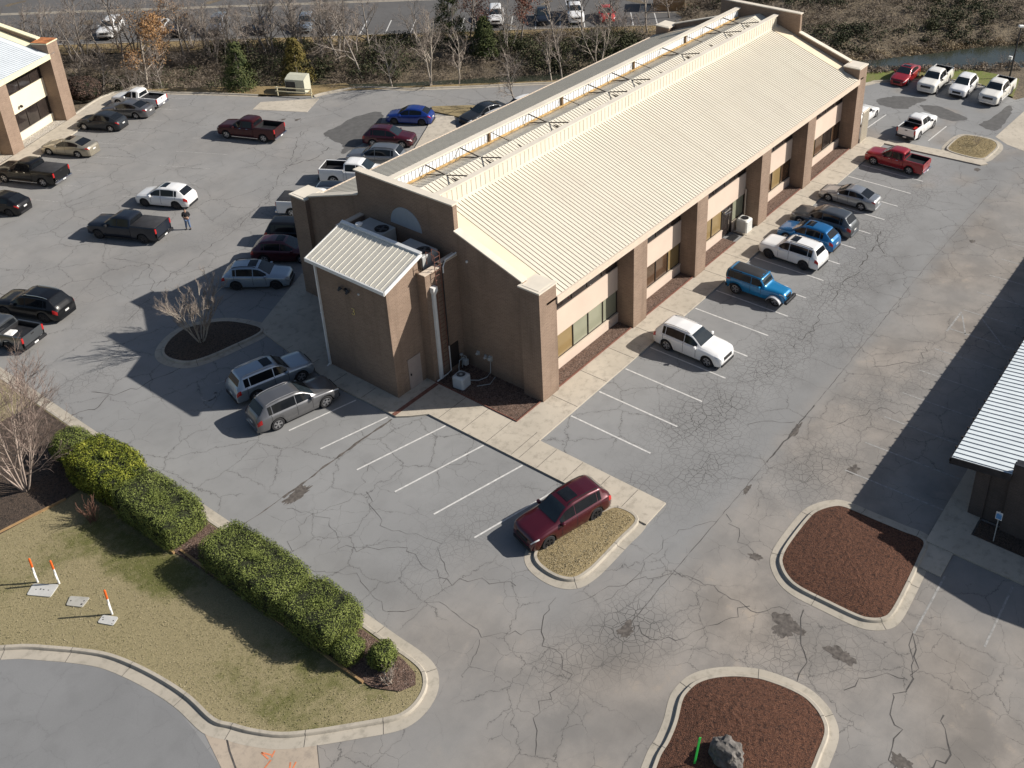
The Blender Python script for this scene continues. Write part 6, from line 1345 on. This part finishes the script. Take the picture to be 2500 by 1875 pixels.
# ------------------------------------------------------------------ dark patches on the far asphalt
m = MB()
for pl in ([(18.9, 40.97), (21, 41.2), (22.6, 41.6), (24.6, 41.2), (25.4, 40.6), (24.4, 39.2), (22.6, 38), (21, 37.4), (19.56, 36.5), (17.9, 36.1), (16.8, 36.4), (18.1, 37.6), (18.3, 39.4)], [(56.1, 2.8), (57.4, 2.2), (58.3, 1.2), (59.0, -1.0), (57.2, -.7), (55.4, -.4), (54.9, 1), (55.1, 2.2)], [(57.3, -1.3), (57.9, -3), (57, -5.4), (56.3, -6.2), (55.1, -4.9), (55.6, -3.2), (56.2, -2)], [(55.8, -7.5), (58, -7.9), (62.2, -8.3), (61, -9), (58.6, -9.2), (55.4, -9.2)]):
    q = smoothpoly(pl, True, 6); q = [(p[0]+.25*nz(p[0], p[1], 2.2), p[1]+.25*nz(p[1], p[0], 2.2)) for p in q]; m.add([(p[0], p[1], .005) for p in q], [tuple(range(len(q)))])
struct(m.build('dark_patch', mat('dark_asphalt', (.10, .098, .095), .8, var=.15, scale=2)))  # irregular flat patches, darker than the asphalt around them
# ------------------------------------------------------------------ person
def skin(name, chains, mt, parent=None, sub=2, root=0):
    """chains: list of lists of (pos, radius); equal positions merge"""
    V, E, Rd, key = [], [], [], {}
    for c in chains:
        prev = None
        for p, r in c:
            k = tuple(round(a, 4) for a in p)
            if k not in key: key[k] = len(V); V.append(p); Rd.append(r)
            if prev is not None and prev != key[k]: E.append((prev, key[k]))
            prev = key[k]
    me = bpy.data.meshes.new(name); me.from_pydata(V, E, []); o = bpy.data.objects.new(name, me); COL.objects.link(o)
    md = o.modifiers.new('s', 'SKIN'); md.use_smooth_shade = True
    for i, r in enumerate(Rd): me.skin_vertices[0].data[i].radius = r if hasattr(r, '__len__') else (r, r)
    me.skin_vertices[0].data[root].use_root = True
    ss = o.modifiers.new('u', 'SUBSURF'); ss.levels = sub; ss.render_levels = sub
    dg = bpy.context.evaluated_depsgraph_get(); ev_ = bpy.data.meshes.new_from_object(o.evaluated_get(dg)); o.modifiers.clear(); o.data = ev_; ev_.name = name; ev_.materials.clear(); ev_.materials.append(mt)
    bpy.data.meshes.remove(me)
    if parent: o.parent = parent
    return o
pe = thing('person', 'standing person in black hooded jacket and blue jeans looking down at held hands', 'person', (.76, 35.24, 0), R(-125))
# faces local +x
hip, kneeL, kneeR = (0, 0, .96), (.06, .11, .52), (-.02, -.12, .52)
body = [[((0, 0, .98), .13), ((0, 0, 1.12), .125), ((.0, 0, 1.30), .14), ((0, 0, 1.44), .10), ((.02, 0, 1.52), .055), ((.05, 0, 1.60), .07), ((.07, 0, 1.69), .095), ((.06, 0, 1.77), .075)],
        [((0, 0, 1.44), .10), ((0, .17, 1.43), .065), ((-.02, .24, 1.20), .047), ((.2, .13, 1.13), .037), ((.29, .06, 1.17), .03)], [((0, 0, 1.44), .10), ((0, -.17, 1.43), .065), ((-.02, -.24, 1.20), .047), ((.2, -.13, 1.13), .037), ((.29, -.06, 1.17), .03)],
        [((0, 0, .98), .13), ((0, .10, .90), .09), (kneeL, .06), ((.02, .14, .12), .042), ((.0, .14, .05), .04), ((.13, .15, .04), .035)], [((0, 0, .98), .13), ((0, -.10, .90), .09), (kneeR, .06), ((-.06, -.16, .12), .042), ((-.08, -.16, .05), .04), ((.05, -.18, .04), .035)]]
bd = skin('body', body, M_skin, pe)
m = MB()
for s in (1, -1):
    for k, (ln, an) in enumerate(((.075, .5), (.085, .2), (.08, -.05), (.065, -.3))):
        b = Vector((.31, s*.055, 1.17+.018*(1.5-k))); m.tube([b, b+Vector((.03, -s*.005, -.005)), b+Vector((ln*.7, -s*.03, -.015)), b+Vector((ln*.75, -s*.05, -.03))], [.011, .01, .009, .007], 6)
    b = Vector((.27, s*.05, 1.19)); m.tube([b, b+Vector((.03, -s*.02, .03)), b+Vector((.055, -s*.035, .03))], [.012, .01, .008], 6)
m.tube([(.15, .03, 1.655), (.168, .03, 1.655)], .012, 6); m.tube([(.15, -.03, 1.655), (.168, -.03, 1.655)], .012, 6); m.tube([(.155, 0, 1.66), (.185, 0, 1.62), (.16, 0, 1.61)], .012, 6)
hm = m.build('hands', M_skin); 
b2 = MB(); b2.v = [tuple(v.co) for v in bd.data.vertices]; b2.f = [tuple(p.vertices) for p in bd.data.polygons]; b2.add([tuple(v.co) for v in hm.data.vertices], [tuple(p.vertices) for p in hm.data.polygons]); nb_ = b2.build('body', M_skin, pe, smooth=180); bpy.data.objects.remove(bd); bpy.data.objects.remove(hm); nb_.name = 'body'
skin('jacket', [[((0, 0, .93), .165), ((0, 0, 1.1), .165), ((0, 0, 1.3), .18), ((0, 0, 1.44), .14), ((-.02, 0, 1.52), .09)], [((0, 0, 1.44), .14), ((0, .19, 1.42), .095), ((-.03, .26, 1.19), .075), ((.2, .14, 1.13), .055)], [((0, 0, 1.44), .14), ((0, -.19, 1.42), .095), ((-.03, -.26, 1.19), .075), ((.2, -.14, 1.13), .055)]], M_cloth, pe)
skin('jeans', [[((0, 0, .99), .155), ((0, .10, .88), .115), (kneeL, .08), ((.02, .14, .12), .065)], [((0, 0, .99), .155), ((0, -.10, .88), .115), (kneeR, .08), ((-.06, -.16, .12), .065)]], M_denim, pe)
for s, x in ((.14, 0), (-.16, -.08)): sh = skin('shoe', [[((x-.06, s, .06), .05), ((x+.04, s*1.03, .05), .05), ((x+.17, s*1.08, .04), .042)]], M_black, pe, 1)
skin('hair', [[((-.03, 0, 1.56), .09), ((.0, 0, 1.68), .115), ((.05, 0, 1.79), .10), ((.13, 0, 1.79), .07)]], M_cloth, pe, 1)
m = MB(); m.cbox(.32, .42, -.08, .08, 1.13, 1.16, .01); tag(m.build('hand_controller', M_black, loc=(.76, 35.24, 0), rotz=R(-125)), 'small dark controller held by the standing person', 'controller')
